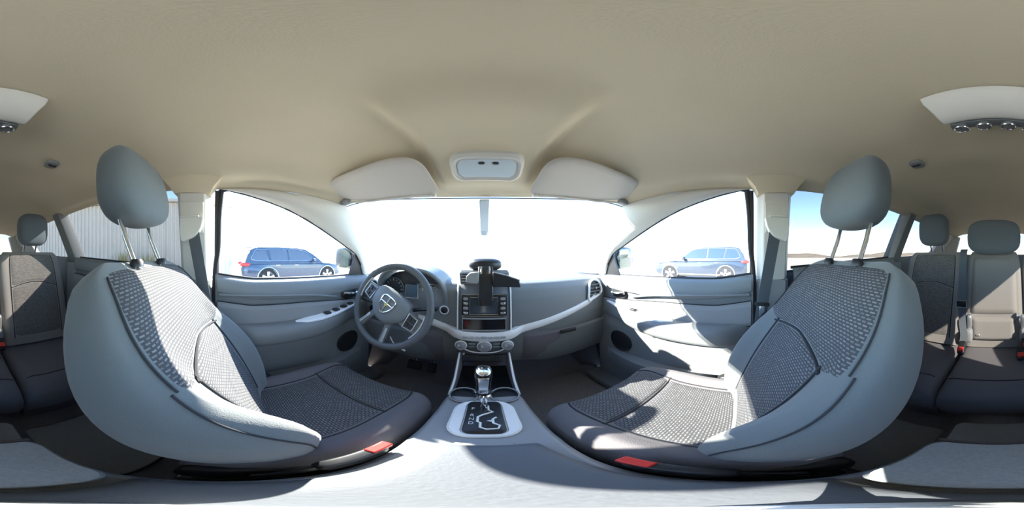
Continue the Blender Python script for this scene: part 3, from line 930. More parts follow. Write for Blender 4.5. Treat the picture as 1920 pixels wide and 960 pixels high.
# climate knobs
for x, r in ((-.098, .022), (0, .027), (.098, .022)):
    z = -.418 - .004 * (1 if x == 0 else 0)
    kb = build('climate_knob', lathe((x, stY(z) + .004, z), (0, -1, -.05), [(r * .98, 0), (r, .010), (r * .92, .022), (r * .8, .026), (.001, .026)], 28), 'console_plastic', cs)
    build('knob_ring', tube(ringpath((x, stY(z) - .004, z), (0, -1, -.05), r * 1.05, 32), .0040, 8, closed=True), 'silver_paint', kb)
    build('knob_mark', box((x - r * .3, stY(z) - .023, z + r * .4), (.003, .003, r * .5), Matrix.Rotation(radians(-30), 3, 'Y')), 'white_mark', kb)
    build('knob_icon', box((x, stY(z) - .0225, z - r * .1), (r * .6, .002, .003)), 'steel', kb)
for s in (-1, 1):
    for zz in (-.408, -.424):
        build('climate_button', box((s * .051, stY(zz) - .003, zz), (.030, .008, .010)), 'steel' if (s < 0 and zz > -.41) else 'dash_plastic', cs, bevel=.002)
arc = smooth_path([(-.082, stY(-.44) - .003, -.443), (-.05, stY(-.45) - .004, -.457), (0, stY(-.46) - .005, -.462), (.05, stY(-.45) - .004, -.457), (.082, stY(-.44) - .003, -.443)], 5)
build('climate_arc', tube(arc, .003, 8), 'silver_paint', cs)
build('stack_groove', tube([(-.09, stY(-.48) - .002, -.478), (0, stY(-.48) - .004, -.481), (.09, stY(-.48) - .002, -.478)], .0025, 6), 'gloss_black', cs)
build('power_outlet', cyl((-.088, stY(-.478) + .002, -.477), (0, -1, 0), .005, .006, 12), 'white_mark', cs)
# centre top vents
cv = build('centre_air_vent', loft([[Vector((x, y, z)) for x, y, z in r] for r in (
    [(-.105, .715, -.128), (.105, .715, -.128), (.105, .80, -.128), (-.105, .80, -.128)],
    [(-.112, .718, -.075), (.112, .718, -.075), (.112, .80, -.085), (-.112, .80, -.085)],
    [(-.104, .730, -.062), (.104, .730, -.062), (.104, .79, -.075), (-.104, .79, -.075)])]), 'dash_plastic', dash, bevel=.004)
for s in (-1, 1):
    build('vent_mouth', box((s * .056, .714, -.098), (.088, .010, .040)), 'gloss_black', cv, bevel=.003)
    for k in range(3):
        build('vent_slat', box((s * .056, .709, -.087 - .012 * k), (.084, .006, .003)), 'steel', cv)
# start button
sb = build('start_button', lathe((-.178, dY(-.178, -.252) + .004, -.252), (0, -1, 0), [(.016, 0), (.016, .012), (.012, .015), (.001, .015)], 24), 'black_plastic', dash)
build('button_ring', tube(ringpath((-.178, dY(-.178, -.252) - .006, -.252), (0, -1, 0), .0195, 28), .0035, 8, closed=True), 'white_mark', sb)
# headlamp switch left of the wheel
hs = build('lamp_switch', lathe((-.60, dY(-.6, -.30) + .004, -.315), (0, -1, 0), [(.022, 0), (.022, .014), (.001, .016)], 24), 'black_plastic', dash)
# ---- instrument binnacle
def hood(u, v):
    a = pi * (1 - u)
    r = 1 + .05 * v
    X = -.355 + .185 * r * math.copysign(abs(cos(a)) ** .75, cos(a)); z = -.265 + .205 * r * abs(sin(a)) ** .62
    Y = .665 + .16 * v + .05 * (1 - sin(a))
    return (X, Y, z)
bn = build('instrument_hood', grid(hood, 40, 8), 'dash_plastic', dash, solid=.014, soff=0)
build('instrument_panel', grid(lambda u, v: (-.355 + .185 * (2 * u - 1), .742 + .004 * cos(u * 9), -.27 + .195 * v * (1 - .55 * abs(2 * u - 1) ** 3)), 20, 8), 'gauge_face', dash)
def gauge(x, z, r, big):
    g = build('gauge_dial', cyl((x, .738, z), (0, -1, .08), r, .006, 36), 'gauge_face', dash)
    build('gauge_rim', tube(ringpath((x, .731, z), (0, -1, .08), r, 36), .004, 8, closed=True), 'steel', g)
    mb = MB()
    for k in range(13):
        a = radians(-135 + 22.5 * k)
        c = Vector((x + r * .80 * sin(a), .730, z + r * .80 * cos(a)))
        mb.add(box(c, (.0018, .002, r * (.18 if k % 2 == 0 else .10)), Matrix.Rotation(a, 3, 'Y')))
    o = build('dial_marks', mb, 'white_mark', g, smooth=False)
    build('gauge_needle', box((x - r * .25, .729, z - r * .25), (.003, .003, r * .8), Matrix.Rotation(radians(45), 3, 'Y')), 'white_mark', g)
gauge(-.455, -.175, .062, True); gauge(-.245, -.185, .048, False)
isn = build('info_screen', box((-.345, .729, -.175), (.062, .008, .066)), 'gauge_screen', dash, bevel=.002)
build('info_frame', tube([(-.378, .724, -.140), (-.312, .724, -.140), (-.312, .724, -.211), (-.378, .724, -.211)], .003, 6, closed=True), 'steel', isn)
# steering column and the thin cord that hangs below it
build('column_shroud', loft([[Vector((-.372, .605, -.245)) + Vector((.045 * cos(a), 0, .045 * sin(a))) for a in [2 * pi * k / 20 for k in range(20)]],
                             [Vector((-.372, .66, -.268)) + Vector((.062 * cos(a), 0, .062 * sin(a))) for a in [2 * pi * k / 20 for k in range(20)]],
                             [Vector((-.372, .74, -.30)) + Vector((.075 * cos(a), 0, .075 * sin(a))) for a in [2 * pi * k / 20 for k in range(20)]]]), 'dash_lower', dash)
for s, m in ((-1, 'chrome'), (1, 'black_plastic')):
    st = smooth_path([(-.372 + s * .04, .61, -.245), (-.372 + s * .13, .60, -.22), (-.372 + s * .20, .585, -.205)], 5)
    build('column_stalk', tube(st, [.008] * (len(st) - 3) + [.010, .011, .008]), 'black_plastic', dash)

# ================================================================== STEERING WHEEL
WC = Vector((-.378, .575, -.216)); WN = Vector((0, -cos(radians(20)), sin(radians(20))))
wx = Vector((1, 0, 0)); wy = WN.cross(wx) * 1.0
if wy.z < 0: wy = -wy
ROT = radians(-27)
def wp(x, y, d=0):
    """wheel plane point, turned clockwise by the steering angle"""
    X = x * cos(ROT) - y * sin(ROT); Y = x * sin(ROT) + y * cos(ROT)
    return WC + wx * X + wy * Y + WN * d
sw = thing('steering_wheel', 'dark steering wheel turned to the right in front of the gauges', 'steering wheel', (WC.x, WC.y, WC.z - .18))
RW = .182
v, f = tube([wp(RW * cos(2 * pi * k / 64), RW * sin(2 * pi * k / 64)) for k in range(64)], .0155, 14, closed=True)
build('wheel_rim', (v, f), 'wheel_leather', sw)
# hub pad
pad = [(-.088, .050), (-.06, .064), (0, .068), (.06, .064), (.088, .050), (.096, .012), (.085, -.028), (.055, -.060), (.03, -.078), (-.03, -.078), (-.055, -.060), (-.085, -.028), (-.096, .012)]
pp = smooth_path([Vector((x, y, 0)) for x, y in pad], 4, closed=True)
def padring(k, d): return [wp(p.x * k, p.y * k, d) for p in pp]
hub = build('hub_pad', loft([padring(.92, -.035), padring(1.0, -.02), padring(1.0, .002), padring(.95, .014), padring(.80, .022), padring(.5, .027), padring(.1, .029)]), 'dash_plastic', sw, angle=60)
# emblem: shield outline with a cross
sh = [(-.032, .034), (0, .039), (.032, .034), (.033, .004), (.022, -.021), (0, -.038), (-.022, -.021), (-.033, .004)]
em = build('emblem', tube([wp(p.x, p.y, .031) for p in smooth_path([Vector((x, y, 0)) for x, y in sh], 3, closed=True)], .0033, 8, closed=True), 'chrome', hub)
build('emblem_cross', MB().add(tube([wp(0, .036, .031), wp(0, -.035, .031)], .003, 6)).add(tube([wp(-.031, .008, .031), wp(.031, .008, .031)], .003, 6)), 'chrome', em)
build('emblem_centre', sellip(wp(0, .002, .032), (.008, .003, .008), .9, .9, 12, 8), 'yellow_mark', em)
# spokes
def spoke(pts, th, name='spoke', m='door_plastic', d0=-.008):
    rings = []
    for (x1, y1), (x2, y2) in pts:
        rings.append([wp(x1, y1, d0 - th), wp(x2, y2, d0 - th), wp(x2, y2, d0 + th), wp(x1, y1, d0 + th)])
    return build(name, loft(rings), m, sw, bevel=.003)
for s in (-1, 1):
    sp_ = spoke([((s * .075, .042), (s * .075, -.036)), ((s * .12, .034), (s * .12, -.040)), ((s * .155, .030), (s * .158, -.034)), ((s * .182, .026), (s * .182, -.024))], .010)
    cs_ = [(s * .098, .030), (s * .142, .024), (s * .146, -.026), (s * .104, -.034)]
    sp2 = build('switch_frame', tube([wp(x, y, .006) for x, y in cs_], .0032, 6, closed=True), 'silver', sp_)
    for r in range(2):
        for c in range(2):
            ax, ay = s * (.111 + .022 * c), .010 - .026 * r
            build('spoke_button', prism([wp(ax - .009, ay - .010, .003), wp(ax + .009, ay - .010, .003), wp(ax + .009, ay + .010, .003), wp(ax - .009, ay + .010, .003)], WN * .005), 'black_plastic', sp_, bevel=.002)
    spoke([((s * .030, -.065), (s * .058, -.055)), ((s * .045, -.11), (s * .066, -.10)), ((s * .055, -.150), (s * .078, -.142)), ((s * .062, -.175), (s * .088, -.162))], .009)
    spoke([((s * .050, -.085), (s * .060, -.082)), ((s * .058, -.125), (s * .072, -.120)), ((s * .066, -.158), (s * .083, -.150))], .003, 'spoke_inlay', 'silver', .004)
    arcp = [wp((RW - .016) * cos(a), (RW - .016) * sin(a), .006) for a in [radians((-20 if s > 0 else 200) + s * (38 * k / 10)) for k in range(11)]]
    build('rim_inlay', tube(arcp, .004, 6), 'silver', sw)
# pale cord under the column
cordp = smooth_path([(-.30, .60, -.30), (-.275, .60, -.375), (-.315, .60, -.425), (-.365, .60, -.425), (-.395, .605, -.39)], 8)
cord = thing('hanging_cord', 'thin pale cord looped below the steering wheel', 'cord', tuple(cordp[24]))
build('cord_loop', tube(cordp, .0025, 8), 'white_mark', cord)
build('cord_tag', box(Vector(cordp[18]) + Vector((0, -.004, -.010)), (.028, .004, .009), Matrix.Rotation(radians(20), 3, 'Y')), 'white_mark', cord, bevel=.002)
build('cord_link', tube([Vector(cordp[18]), Vector(cordp[18]) + Vector((0, -.003, -.010))], .002, 6), 'white_mark', cord)

# ================================================================== CENTRE CONSOLE
con = thing('centre_console', 'grey centre console between the front seats with armrest lid and shifter', 'console', (0, .3, -.94))
def conring(y, hw, zt, zb=-.93):
    return [Vector((x, y, z)) for x, z in ((-hw - .012, zb), (-hw - .004, zt - .08), (-hw, zt - .014), (-hw + .010, zt), (hw - .010, zt), (hw, zt - .014), (hw + .004, zt - .08), (hw + .012, zb))]
build('console_body', loft([conring(-.245, .094, -.56), conring(-.235, .100, -.545), conring(-.075, .104, -.545), conring(0, .105, -.54), conring(.18, .118, -.54), conring(.24, .122, -.545), conring(.34, .120, -.548), conring(.46, .112, -.552), conring(.50, .106, -.566)]), 'console_plastic', con, angle=40, bevel=.004)
# armrest lid: padded, hinged at the back
def lid(u, f, top):
    hw = .083 + .012 * sstep(.0, .35, 1 - f) - .004 * sstep(.85, 1, f)
    y = -.062 + .288 * f
    a = abs(u)
    e = max(0, 1 - a ** 8) ** .25
    ee = max(0, 1 - abs(2 * f - 1) ** 14) ** .3
    z = (-.540 + .046 * e * ee - .006 * f) if top else -.54
    return Vector((hw * u, y, z))
rings = []
for f in [0, .008, .03, .07, .15, .3, .5, .7, .85, .93, .97, .992, 1]:
    us = [-1, -.99, -.96, -.9, -.8, -.5, 0, .5, .8, .9, .96, .99, 1]
    rings.append([lid(u, f, True) for u in us] + [lid(u, f, False) for u in (.9, 0, -.9)])
ld = build('armrest_lid', loft(rings), 'armrest_vinyl', con, angle=60)
build('lid_latch', box((0, .232, -.536), (.09, .014, .014)), 'console_plastic', ld, bevel=.004)
# shifter plate
def rrect(cx, cy, hx, hy, r, z, n=6):
    P = []
    for (sx, sy, a0) in ((1, 1, 0), (-1, 1, pi / 2), (-1, -1, pi), (1, -1, 3 * pi / 2)):
        for k in range(n + 1):
            a = a0 + pi / 2 * k / n
            P.append(Vector((cx + sx * (hx - r) + r * cos(a), cy + sy * (hy - r) + r * sin(a), z)))
    return P
PY, PHY = .352, .086
pl = build('shifter_surround', loft([rrect(0, PY, .074, PHY, .05, -.549), rrect(0, PY, .074, PHY, .05, -.541), rrect(0, PY, .069, PHY - .005, .045, -.537), rrect(0, PY, .046, PHY - .010, .022, -.5385), rrect(0, PY, .044, PHY - .012, .02, -.542)]), 'silver_paint', con, angle=40)
gp = build('gate_plate', loft([rrect(.0, PY + .004, .0415, PHY - .010, .018, -.545), rrect(.0, PY + .004, .0415, PHY - .010, .018, -.5365), rrect(0, PY + .004, .039, PHY - .013, .016, -.5345)]), 'black_plastic', con)
# zig-zag gate outline
gate = [(-.010, .405), (.010, .405), (.010, .385), (.020, .376), (.006, .368), (-.004, .362), (-.014, .352), (-.014, .330), (-.008, .326), (-.008, .305), (.004, .297), (.026, .299), (.030, .312), (.018, .324), (.018, .342), (.026, .350)]
build('gate_slot', tube([(x, y, -.533) for x, y in gate], .0030, 6), 'silver_paint', gp)
build('gate_arrow', prism([(.004, .333, -.5335), (.018, .328, -.5335), (.018, .340, -.5335)], (0, 0, .001)), 'white_mark', gp)
for ch, y in (('P', .392), ('R', .360), ('N', .342), ('D', .324)):
    text_mesh('gear_letter', ch, .016, .0004, Matrix.Translation((-.027, y, -.5338)), 'white_mark', gp)
# lever
kn = Vector((-.002, .412, -.36))
lv = build('shift_lever', tube([(0, .398, -.54), (-.001, .402, -.48), (-.002, .408, -.44)], .009, 12), 'chrome', con)
kb = build('shift_knob', loft([[kn + Vector((x * a, y * b, z)) for x, y in [(math.copysign(abs(cos(t)) ** .7, cos(t)), math.copysign(abs(sin(t)) ** .7, sin(t))) for t in [2 * pi * k / 24 for k in range(24)]]] for a, b, z in
     ((.012, .012, -.095), (.020, .020, -.088), (.019, .021, -.06), (.020, .024, -.03), (.023, .028, -.008), (.022, .027, .008), (.016, .020, .016), (.004, .005, .018))]), 'gloss_black', con, angle=60)
build('knob_inlay', prism([kn + Vector((x, -.027 + abs(z) * .03, z)) for x, z in ((-.014, .002), (.014, .002), (.011, -.075), (-.011, -.075))], (0, -.004, 0)), 'chrome', kb, bevel=.002)
build('knob_collar', lathe(kn + Vector((0, 0, -.104)), (0, 0, 1), [(.022, 0), (.025, .005), (.022, .012)], 24), 'chrome', kb)
build('knob_cap', sellip(kn + Vector((0, 0, .010)), (.021, .026, .009), .8, .8), 'chrome', kb)
# cup holders
for s in (-1, 1):
    ch = build('cup_holder', lathe((s * .060, .475, -.556), (0, 0, 1), [(.040, 0), (.043, .004), (.043, .010), (.037, .0105), (.036, -.002), (.034, -.003), (.001, -.003)], 30), 'black_plastic', con)
    build('cup_ring', tube(ringpath((s * .060, .475, -.545), (0, 0, 1), .042, 30), .0028, 8, closed=True), 'console_plastic', ch)
# storage bin walls rising to the stack
for s in (-1, 1):
    P = [Vector((s * .098, y, z)) for y, z in ((.48, -.56), (.56, -.545), (.64, -.50), (.70, -.47), (.74, -.47), (.74, -.62), (.50, -.62))]
    build('console_wing', prism(P, (s * .014, 0, 0)), 'dash_lower', con, bevel=.003)
    build('wing_edge', tube(smooth_path([(s * .104, .475, -.553), (s * .104, .56, -.541), (s * .105, .64, -.497), (s * .106, .69, -.472)], 5), .004, 8), 'silver_paint', con)
build('bin_floor', box((0, .62, -.60), (.20, .24, .02)), 'gloss_black', con, bevel=.004)
build('console_back', box((0, -.252, -.74), (.19, .016, .36)), 'dash_lower', con, bevel=.006)
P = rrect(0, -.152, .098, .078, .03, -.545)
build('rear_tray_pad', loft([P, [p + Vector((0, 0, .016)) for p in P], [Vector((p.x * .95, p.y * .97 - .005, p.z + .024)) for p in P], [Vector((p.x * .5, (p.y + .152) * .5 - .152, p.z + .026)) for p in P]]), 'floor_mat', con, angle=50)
build('front_tunnel', loft([conring(.49, .10, -.62), conring(.85, .11, -.60)]), 'dash_lower', con)

# ---- pole foot of the panorama camera standing on the lid
mp = thing('camera_monopod', 'small round white monopod foot standing on the armrest lid', 'monopod', (0, -.012, -.492))
build('foot_disc', lathe((0, -.010, -.494), (0, 0, 1), [(.019, 0), (.021, .004), (.018, .010), (.010, .014), (.009, .02)], 32), 'white_plastic', mp)
build('pole', lathe((0, -.004, -.475), (0, 0, 1), [(.0085, 0), (.0085, .05), (.007, .054)], 20), 'white_plastic', mp)

# ================================================================== FRONT BELT BUCKLES
for s, oy in ((1, 0), (-1, .075)):
    c = Vector((s * .130, .085 + oy, -.520))
    b = thing('belt_buckle', 'red release button of the buckle beside the ' + ('passenger seat cushion' if s > 0 else 'driver seat cushion'), 'seat belt buckle', (c.x, c.y, -.60), 'front belt buckles')
    build('buckle_housing', sellip(c + Vector((0, -.03, -.012)), (.013, .055, .02), .45, .45), 'black_plastic', b)
    build('release_button', box(c + Vector((0, .012, .004)), (.020, .042, .016)), 'red_plastic', b, bevel=.003)
    build('buckle_stalk', ribbon([c + Vector((0, -.07, -.015)), c + Vector((0, -.13, -.06)), c + Vector((0, -.16, -.13))], (0, .5, .8), .03, .006), 'black_plastic', b)

# ================================================================== FRONT SEAT BELTS
for s in (-1, 1):
    sd = 'driver' if s < 0 else 'passenger'
    t = thing('seat_belt', f'grey seat belt hanging on the beige pillar beside the {sd} seat', 'seat belt', (s * .66, -.1, -.88), 'front seat belts')
    dr = Vector((s * .574, -.140, .105))
    # D-ring cover: flat top, rounded bottom
    P = [dr + Vector((0, y * 1.1, z * 1.1)) for y, z in ((.040, .036), (.043, .018), (.036, -.006), (.020, -.028), (-.004, -.040), (-.030, -.042), (-.034, .030), (-.02, .038))]
    build('guide_cover', prism(smooth_path(P, 4, closed=True), (s * .030, 0, 0)), 'beige_plastic', t, bevel=.005)
    build('guide_slot', box(dr + Vector((s * .004, .0, .041)), (.018, .07, .006)), 'beige_plastic', t, bevel=.002)
    path = smooth_path([dr + Vector((s * .015, .010, .0)), dr + Vector((s * .014, .014, -.03)), dr + Vector((s * .020, .020, -.07)), dr + Vector((s * .040, .036, -.18)), Vector((s * .632, -.085, -.21)), Vector((s * .660, -.070, -.40)), Vector((s * .695, -.05, -.80))], 8)
    build('belt_strap', ribbon(path, Vector((-s * .25, 1, .12)), .047, .0022), 'belt_web', t)
    c = path[25]
    tg_ = build('belt_tongue', box(Vector((s * .628, -.085, -.193)), (.014, .058, .016), Matrix.Rotation(radians(8), 3, 'X')), 'black_plastic', t, bevel=.004)
    build('tongue_blade', box(Vector((s * .622, -.083, -.222)), (.004, .022, .045), Matrix.Rotation(radians(6), 3, 'X')), 'chrome', tg_, bevel=.002)
# ---- rear belts and buckles
rb = thing('rear_seat_belt', 'dark belt hanging down between the centre and passenger-side rear backrests', 'seat belt', (.2, -.93, -.58), 'rear seat belts')
p = smooth_path([(.215, -1.10, .045), (.21, -1.035, .02), (.205, -.985, -.10), (.20, -.945, -.26), (.20, -.93, -.33)], 6)
build('belt_strap', ribbon(p, (1, 0, 0), .047, .0022), 'belt_web', rb)
build('belt_tongue', box((.198, -.925, -.285), (.062, .016, .040)), 'black_plastic', rb, bevel=.006)
build('tongue_frame', tube([(.170, -.914, -.262), (.228, -.914, -.262), (.228, -.914, -.305), (.170, -.914, -.305)], .004, 6, closed=True), 'door_insert', rb)
p = smooth_path([(.198, -.925, -.31), (.19, -.90, -.40), (.175, -.87, -.47), (.18, -.84, -.535)], 6)
build('lower_strap', ribbon(p, (1, .1, 0), .040, .003), 'belt_web', rb)
def rear_buckle(c, lab):
    t = thing('rear_buckle', lab, 'seat belt buckle', (c[0], c[1], c[2] - .04), 'rear belt buckles')
    c = Vector(c)
    build('buckle_housing', sellip(c + Vector((0, -.03, .0)), (.020, .045, .018), .45, .45, R=Matrix.Rotation(radians(-35), 3, 'X')), 'black_plastic', t)
    build('release_button', box(c + Vector((0, .006, .012)), (.030, .026, .020), Matrix.Rotation(radians(-35), 3, 'X')), 'red_plastic', t, bevel=.003)
rear_buckle((.178, -.80, -.535), 'red buckle at the foot of the hanging rear belt, passenger side')
rear_buckle((-.155, -.84, -.525), 'upper red buckle on the rear cushion near the driver-side backrest')
rear_buckle((-.115, -.76, -.54), 'lower red buckle on the rear centre cushion, driver side')
# ================================================================== OVERHEAD
for s in (-1, 1):
    sd = 'driver' if s < 0 else 'passenger'
    v_ = thing('sun_visor', f'folded grey-beige sun visor above the windscreen on the {sd} side', 'sun visor', (s * .37, .48, .26), 'sun visors')
    oc = [(.175, .585), (.17, .50), (.178, .435), (.21, .40), (.28, .385), (.40, .382), (.50, .378), (.565, .385), (.582, .42), (.575, .475), (.54, .52), (.42, .565), (.30, .585)]
    def vz(x, y): return sinterp([(.36, .322), (.42, .300), (.50, .275), (.60, .238)], y) - .006
    P = smooth_path([Vector((x, y, 0)) for x, y in oc], 4, closed=True)
    c0 = Vector((.38, .475, 0))
    rings = []
    for k, dz in ((.35, .0), (.8, .0), (.95, .001), (1.0, .006), (1.0, .012), (.95, .018), (.35, .018)):
        rings.append([Vector((s * (c0.x + (p.x - c0.x) * k), c0.y + (p.y - c0.y) * k, vz(c0.x + (p.x - c0.x) * k, c0.y + (p.y - c0.y) * k) + dz)) for p in P])
    build('visor_panel', loft(rings), 'visor_cloth', v_, angle=60)
    build('visor_hinge', sellip((s * .575, .505, .262), (.026, .02, .012), .6, .6), 'door_insert', v_)
    build('visor_arm', tube([(s * .575, .505, .258), (s * .45, .548, .248), (s * .20, .580, .240)], .005, 8), 'beige_plastic', v_)
    build('visor_clip', box((s * .188, .583, .240), (.02, .02, .016)), 'beige_plastic', v_, bevel=.003)
# overhead console with map lamps
oc_ = thing('overhead_console', 'small rounded overhead lamp console between the sun visors', 'ceiling lamp', (0, .46, .275))
def ocz(y): return ceil_fn(.5, (y - .02 + 2.05 - .1) / (HY + 2.05))[2]
def orr(hx, hy, r, dz):
    out = []
    for p in rrect(0.008, .482, hx, hy, r, 0, 6):
        out.append(Vector((p.x, p.y, sinterp([(.38, .352), (.46, .308), (.54, .272)], p.y) - dz)))
    return out
build('console_frame', loft([orr(.108, .052, .036, -.02), orr(.108, .052, .036, .008), orr(.100, .044, .030, .014), orr(.094, .039, .027, .012), orr(.090, .036, .026, .008), orr(.02, .01, .008, .008)]), 'beige_plastic', oc_, angle=35)
build('lamp_lens', loft([orr(.086, .032, .024, .004), orr(.086, .032, .024, .012), orr(.07, .024, .018, .014), orr(.01, .006, .004, .014)]), 'lamp_lens', oc_, angle=40)
for x in (-.018, .022):
    build('lamp_button', sellip((x + .01, .460, sinterp([(.38, .352), (.46, .308), (.54, .272)], .460) - .013), (.010, .006, .004), .7, .7, 14, 8), 'black_plastic', oc_)
# mirror mount on the glass
mm = thing('mirror_mount', 'pale narrow mirror stalk on the windscreen below the header', 'mirror mount', (0, .72, .10))
pts = [Vector(wind_fn(.5, k)) + Vector((0, -.012, -.004)) for k in (.03, .12, .22, .32, .40)]
build('stalk', ribbon(pts, (1, 0, 0), .044, .014), 'lamp_lens', mm, bevel=.004)
build('stalk_foot', sellip(pts[-1] + Vector((0, -.004, 0)), (.020, .010, .020), .7, .7), 'lamp_lens', mm)
# rear ceiling unit with four chrome-ringed outlets
cu = thing('ceiling_vent_unit', 'beige ceiling unit with four chrome ringed outlets above the rear row', 'ceiling vent', (0, -.33, .36))
def cring(y, hw, z, bow): return [Vector((hw * k, y + bow * k * k, z)) for k in (-1, -.75, -.5, -.25, 0, .25, .5, .75, 1)]
rows = [cring(-.250, .138, .43, -.018), cring(-.258, .135, .408, -.018), cring(-.300, .118, .372, -.014), cring(-.322, .112, .366, -.012), cring(-.332, .110, .372, -.012), cring(-.337, .110, .43, -.012)]
v = [tuple(p) for r in rows for p in r]; f = []
n = 9
for j in range(len(rows) - 1):
    for i in range(n - 1): f.append((j * n + i, j * n + i + 1, (j + 1) * n + i + 1, (j + 1) * n + i))
f.append(tuple(j * n for j in range(len(rows)))); f.append(tuple(j * n + n - 1 for j in reversed(range(len(rows)))))
build('housing', (v, f), 'beige_plastic', cu, bevel=.004, angle=50)
build('outlet_strip', loft([cring(-.331, .100, .40, -.011) + [Vector(p) + Vector((0, -.022, 0)) for p in reversed(cring(-.331, .100, .40, -.011))],
                            cring(-.331, .100, .366, -.011) + [Vector(p) + Vector((0, -.030, .006)) for p in reversed(cring(-.331, .100, .366, -.011))]]), 'dash_plastic', cu, angle=40)
for x in (-.076, -.026, .026, .076):
    c = Vector((x, -.350 - .009 * (x / .1) ** 2, .362))
    o = build('outlet_cup', lathe(c + Vector((0, 0, .012)), (0, -.25, -1), [(.015, 0), (.016, .012), (.012, .016), (.001, .016)], 20), 'door_plastic', cu)
    build('outlet_ring', tube(ringpath(c + Vector((0, -.002, -.002)), (0, -.25, -1), .0165, 24), .0028, 8, closed=True), 'chrome', o)
# coat hooks in the headliner
for s in (-1, 1):
    sd = 'driver' if s < 0 else 'passenger'
    vv = (-.567 + 2.05) / (HY + 2.05)
    uu = min((abs(ceil_fn(k / 400, vv)[0] - s * .30), k / 400) for k in range(401))[1]
    c = Vector((s * .30, -.567, ceil_fn(uu, vv)[2] - .004))
    h = thing('coat_hook', f'small dark fold-down coat hook in the headliner, {sd} side', 'hook', tuple(c), 'coat hooks')
    build('hook_base', sellip(c, (.028, .030, .010), .6, .6, 16, 10), 'door_insert', h)
    build('hook_loop', tube(smooth_path([c + Vector((-.014, .0, -.006)), c + Vector((-.010, .012, -.018)), c + Vector((.010, .012, -.018)), c + Vector((.014, 0, -.006))], 5), .004, 8), 'black_plastic', h)

# ================================================================== PHONE MOUNT ON THE DASH
pm = thing('device_holder', 'black dash-top holder with round pad and broad side wing, in front of the radio', 'holder', (0.005, .72, -.075))
build('suction_pad', sellip((.004, .76, -.040), (.078, .05, .030), .75, .9, 28, 14), 'black_plastic', pm)
build('mount_neck', loft([[Vector((.006 + w_ * x, y + d_ * yy, z)) for x, yy in ((-1, -1), (1, -1), (1, 1), (-1, 1))] for w_, d_, y, z in ((.032, .014, .715, -.045), (.031, .014, .69, -.085), (.031, .012, .665, -.13), (.030, .010, .655, -.175), (.022, .008, .655, -.205))]), 'black_plastic', pm, bevel=.005)
wing = [(.03, -.066), (.085, -.080), (.140, -.100), (.146, -.132), (.06, -.126), (.03, -.126)]
build('cradle_wing', prism([(x + .004, .655, z) for x, z in wing], (0, .028, 0)), 'black_plastic', pm, bevel=.004)
wing = [(-.022, -.066), (-.06, -.070), (-.075, -.085), (-.076, -.112), (-.022, -.118)]
build('cradle_pad', prism([(x, .665, z) for x, z in wing], (0, .026, 0)), 'console_plastic', pm, bevel=.004)
build('wing_edge', tube([(.036, .654, -.065), (.089, .654, -.079), (.145, .654, -.100)], .003, 6), 'silver', pm)
for x in (-.012, .022):
    build('spring_bar', tube([(x, .676, -.075), (x, .690, -.045)], .004, 8), 'chrome', pm)

# ================================================================== FLOOR MATS, PEDALS
for i, (xa, xb, ya, yb, lab) in enumerate(((-.60, -.14, -.49, -.13, 'grey carpet mat on the floor behind the driver seat'), (.14, .60, -.49, -.16, 'grey carpet mat on the floor behind the passenger seat'),
                                           (-.60, -.17, .42, .92, 'dark mat in the driver footwell'), (.17, .60, .40, .92, 'dark mat in the passenger footwell'))):
    P = rrect((xa + xb) / 2, (ya + yb) / 2, (xb - xa) / 2, (yb - ya) / 2, .05, -.938)
    o = build('floor_mat', loft([P, [p + Vector((0, 0, .010)) for p in P]]), 'floor_mat' if i < 2 else 'carpet', bevel=.003)
    tag(o, lab, 'floor mat', 'floor mats')
P = rrect(0, -.38, .115, .09, .03, -.80)
o = build('floor_mat', loft([[p + Vector((0, 0, .008)) for p in P], [p + Vector((0, 0, .018)) for p in P]]), 'floor_mat', bevel=.003)
tag(o, 'narrow grey mat over the floor tunnel behind the console', 'floor mat', 'floor mats')
for x, wd, lab in ((-.30, .05, 'narrow accelerator pedal in the driver footwell'), (-.41, .09, 'wide brake pedal in the driver footwell')):
    t = thing('pedal', lab, 'pedal', (x, 1.0, -.85), 'foot pedals')
    build('pedal_pad', box((x, .90, -.78), (wd, .02, .07), Matrix.Rotation(radians(-30), 3, 'X')), 'rubber', t, bevel=.005)
    build('pedal_arm', tube([(x, .915, -.77), (x, .98, -.66), (x, 1.0, -.55)], .008, 8), 'steel', t)

# ================================================================== OUTSIDE
# ---- door mirrors
for s in (-1, 1):
    sd = 'driver' if s < 0 else 'passenger'
    t = thing('door_mirror', f'dark door mirror outside the {sd} window', 'door mirror', (s * .86, .80, -.12), 'door mirrors')
    c = Vector((s * .90, .80, -.015))
    build('mirror_housing', sellip(c + Vector((0, .03, 0)), (.115, .07, .085), .5, .5, 28, 16), 'suv_dark', t)
    build('mirror_arm', loft([[Vector((s * .755, .80 + a, -.115 + b)) for a, b in ((-.03, -.02), (.05, -.02), (.05, .02), (-.03, .02))], [Vector((s * .84, .81 + a, -.07 + b)) for a, b in ((-.03, -.03), (.04, -.03), (.04, .03), (-.03, .03))]]), 'black_plastic', t, bevel=.006)
    R = Matrix.Rotation(radians(s * 12), 3, 'Z')
    build('mirror_glass', sellip(c + Vector((0, -.040, 0)), (.095, .004, .066), .3, .3, 28, 12, R=R), 'mirror', t)
    # sail panel at the front corner of the window
    build('sail_panel', prism([(s * .722, .80, -.12), (s * .720, .66, -.115), (s * .712, .69, -.03), (s * .706, .70, .01)], (s * .012, 0, 0)), 'black_plastic', t)
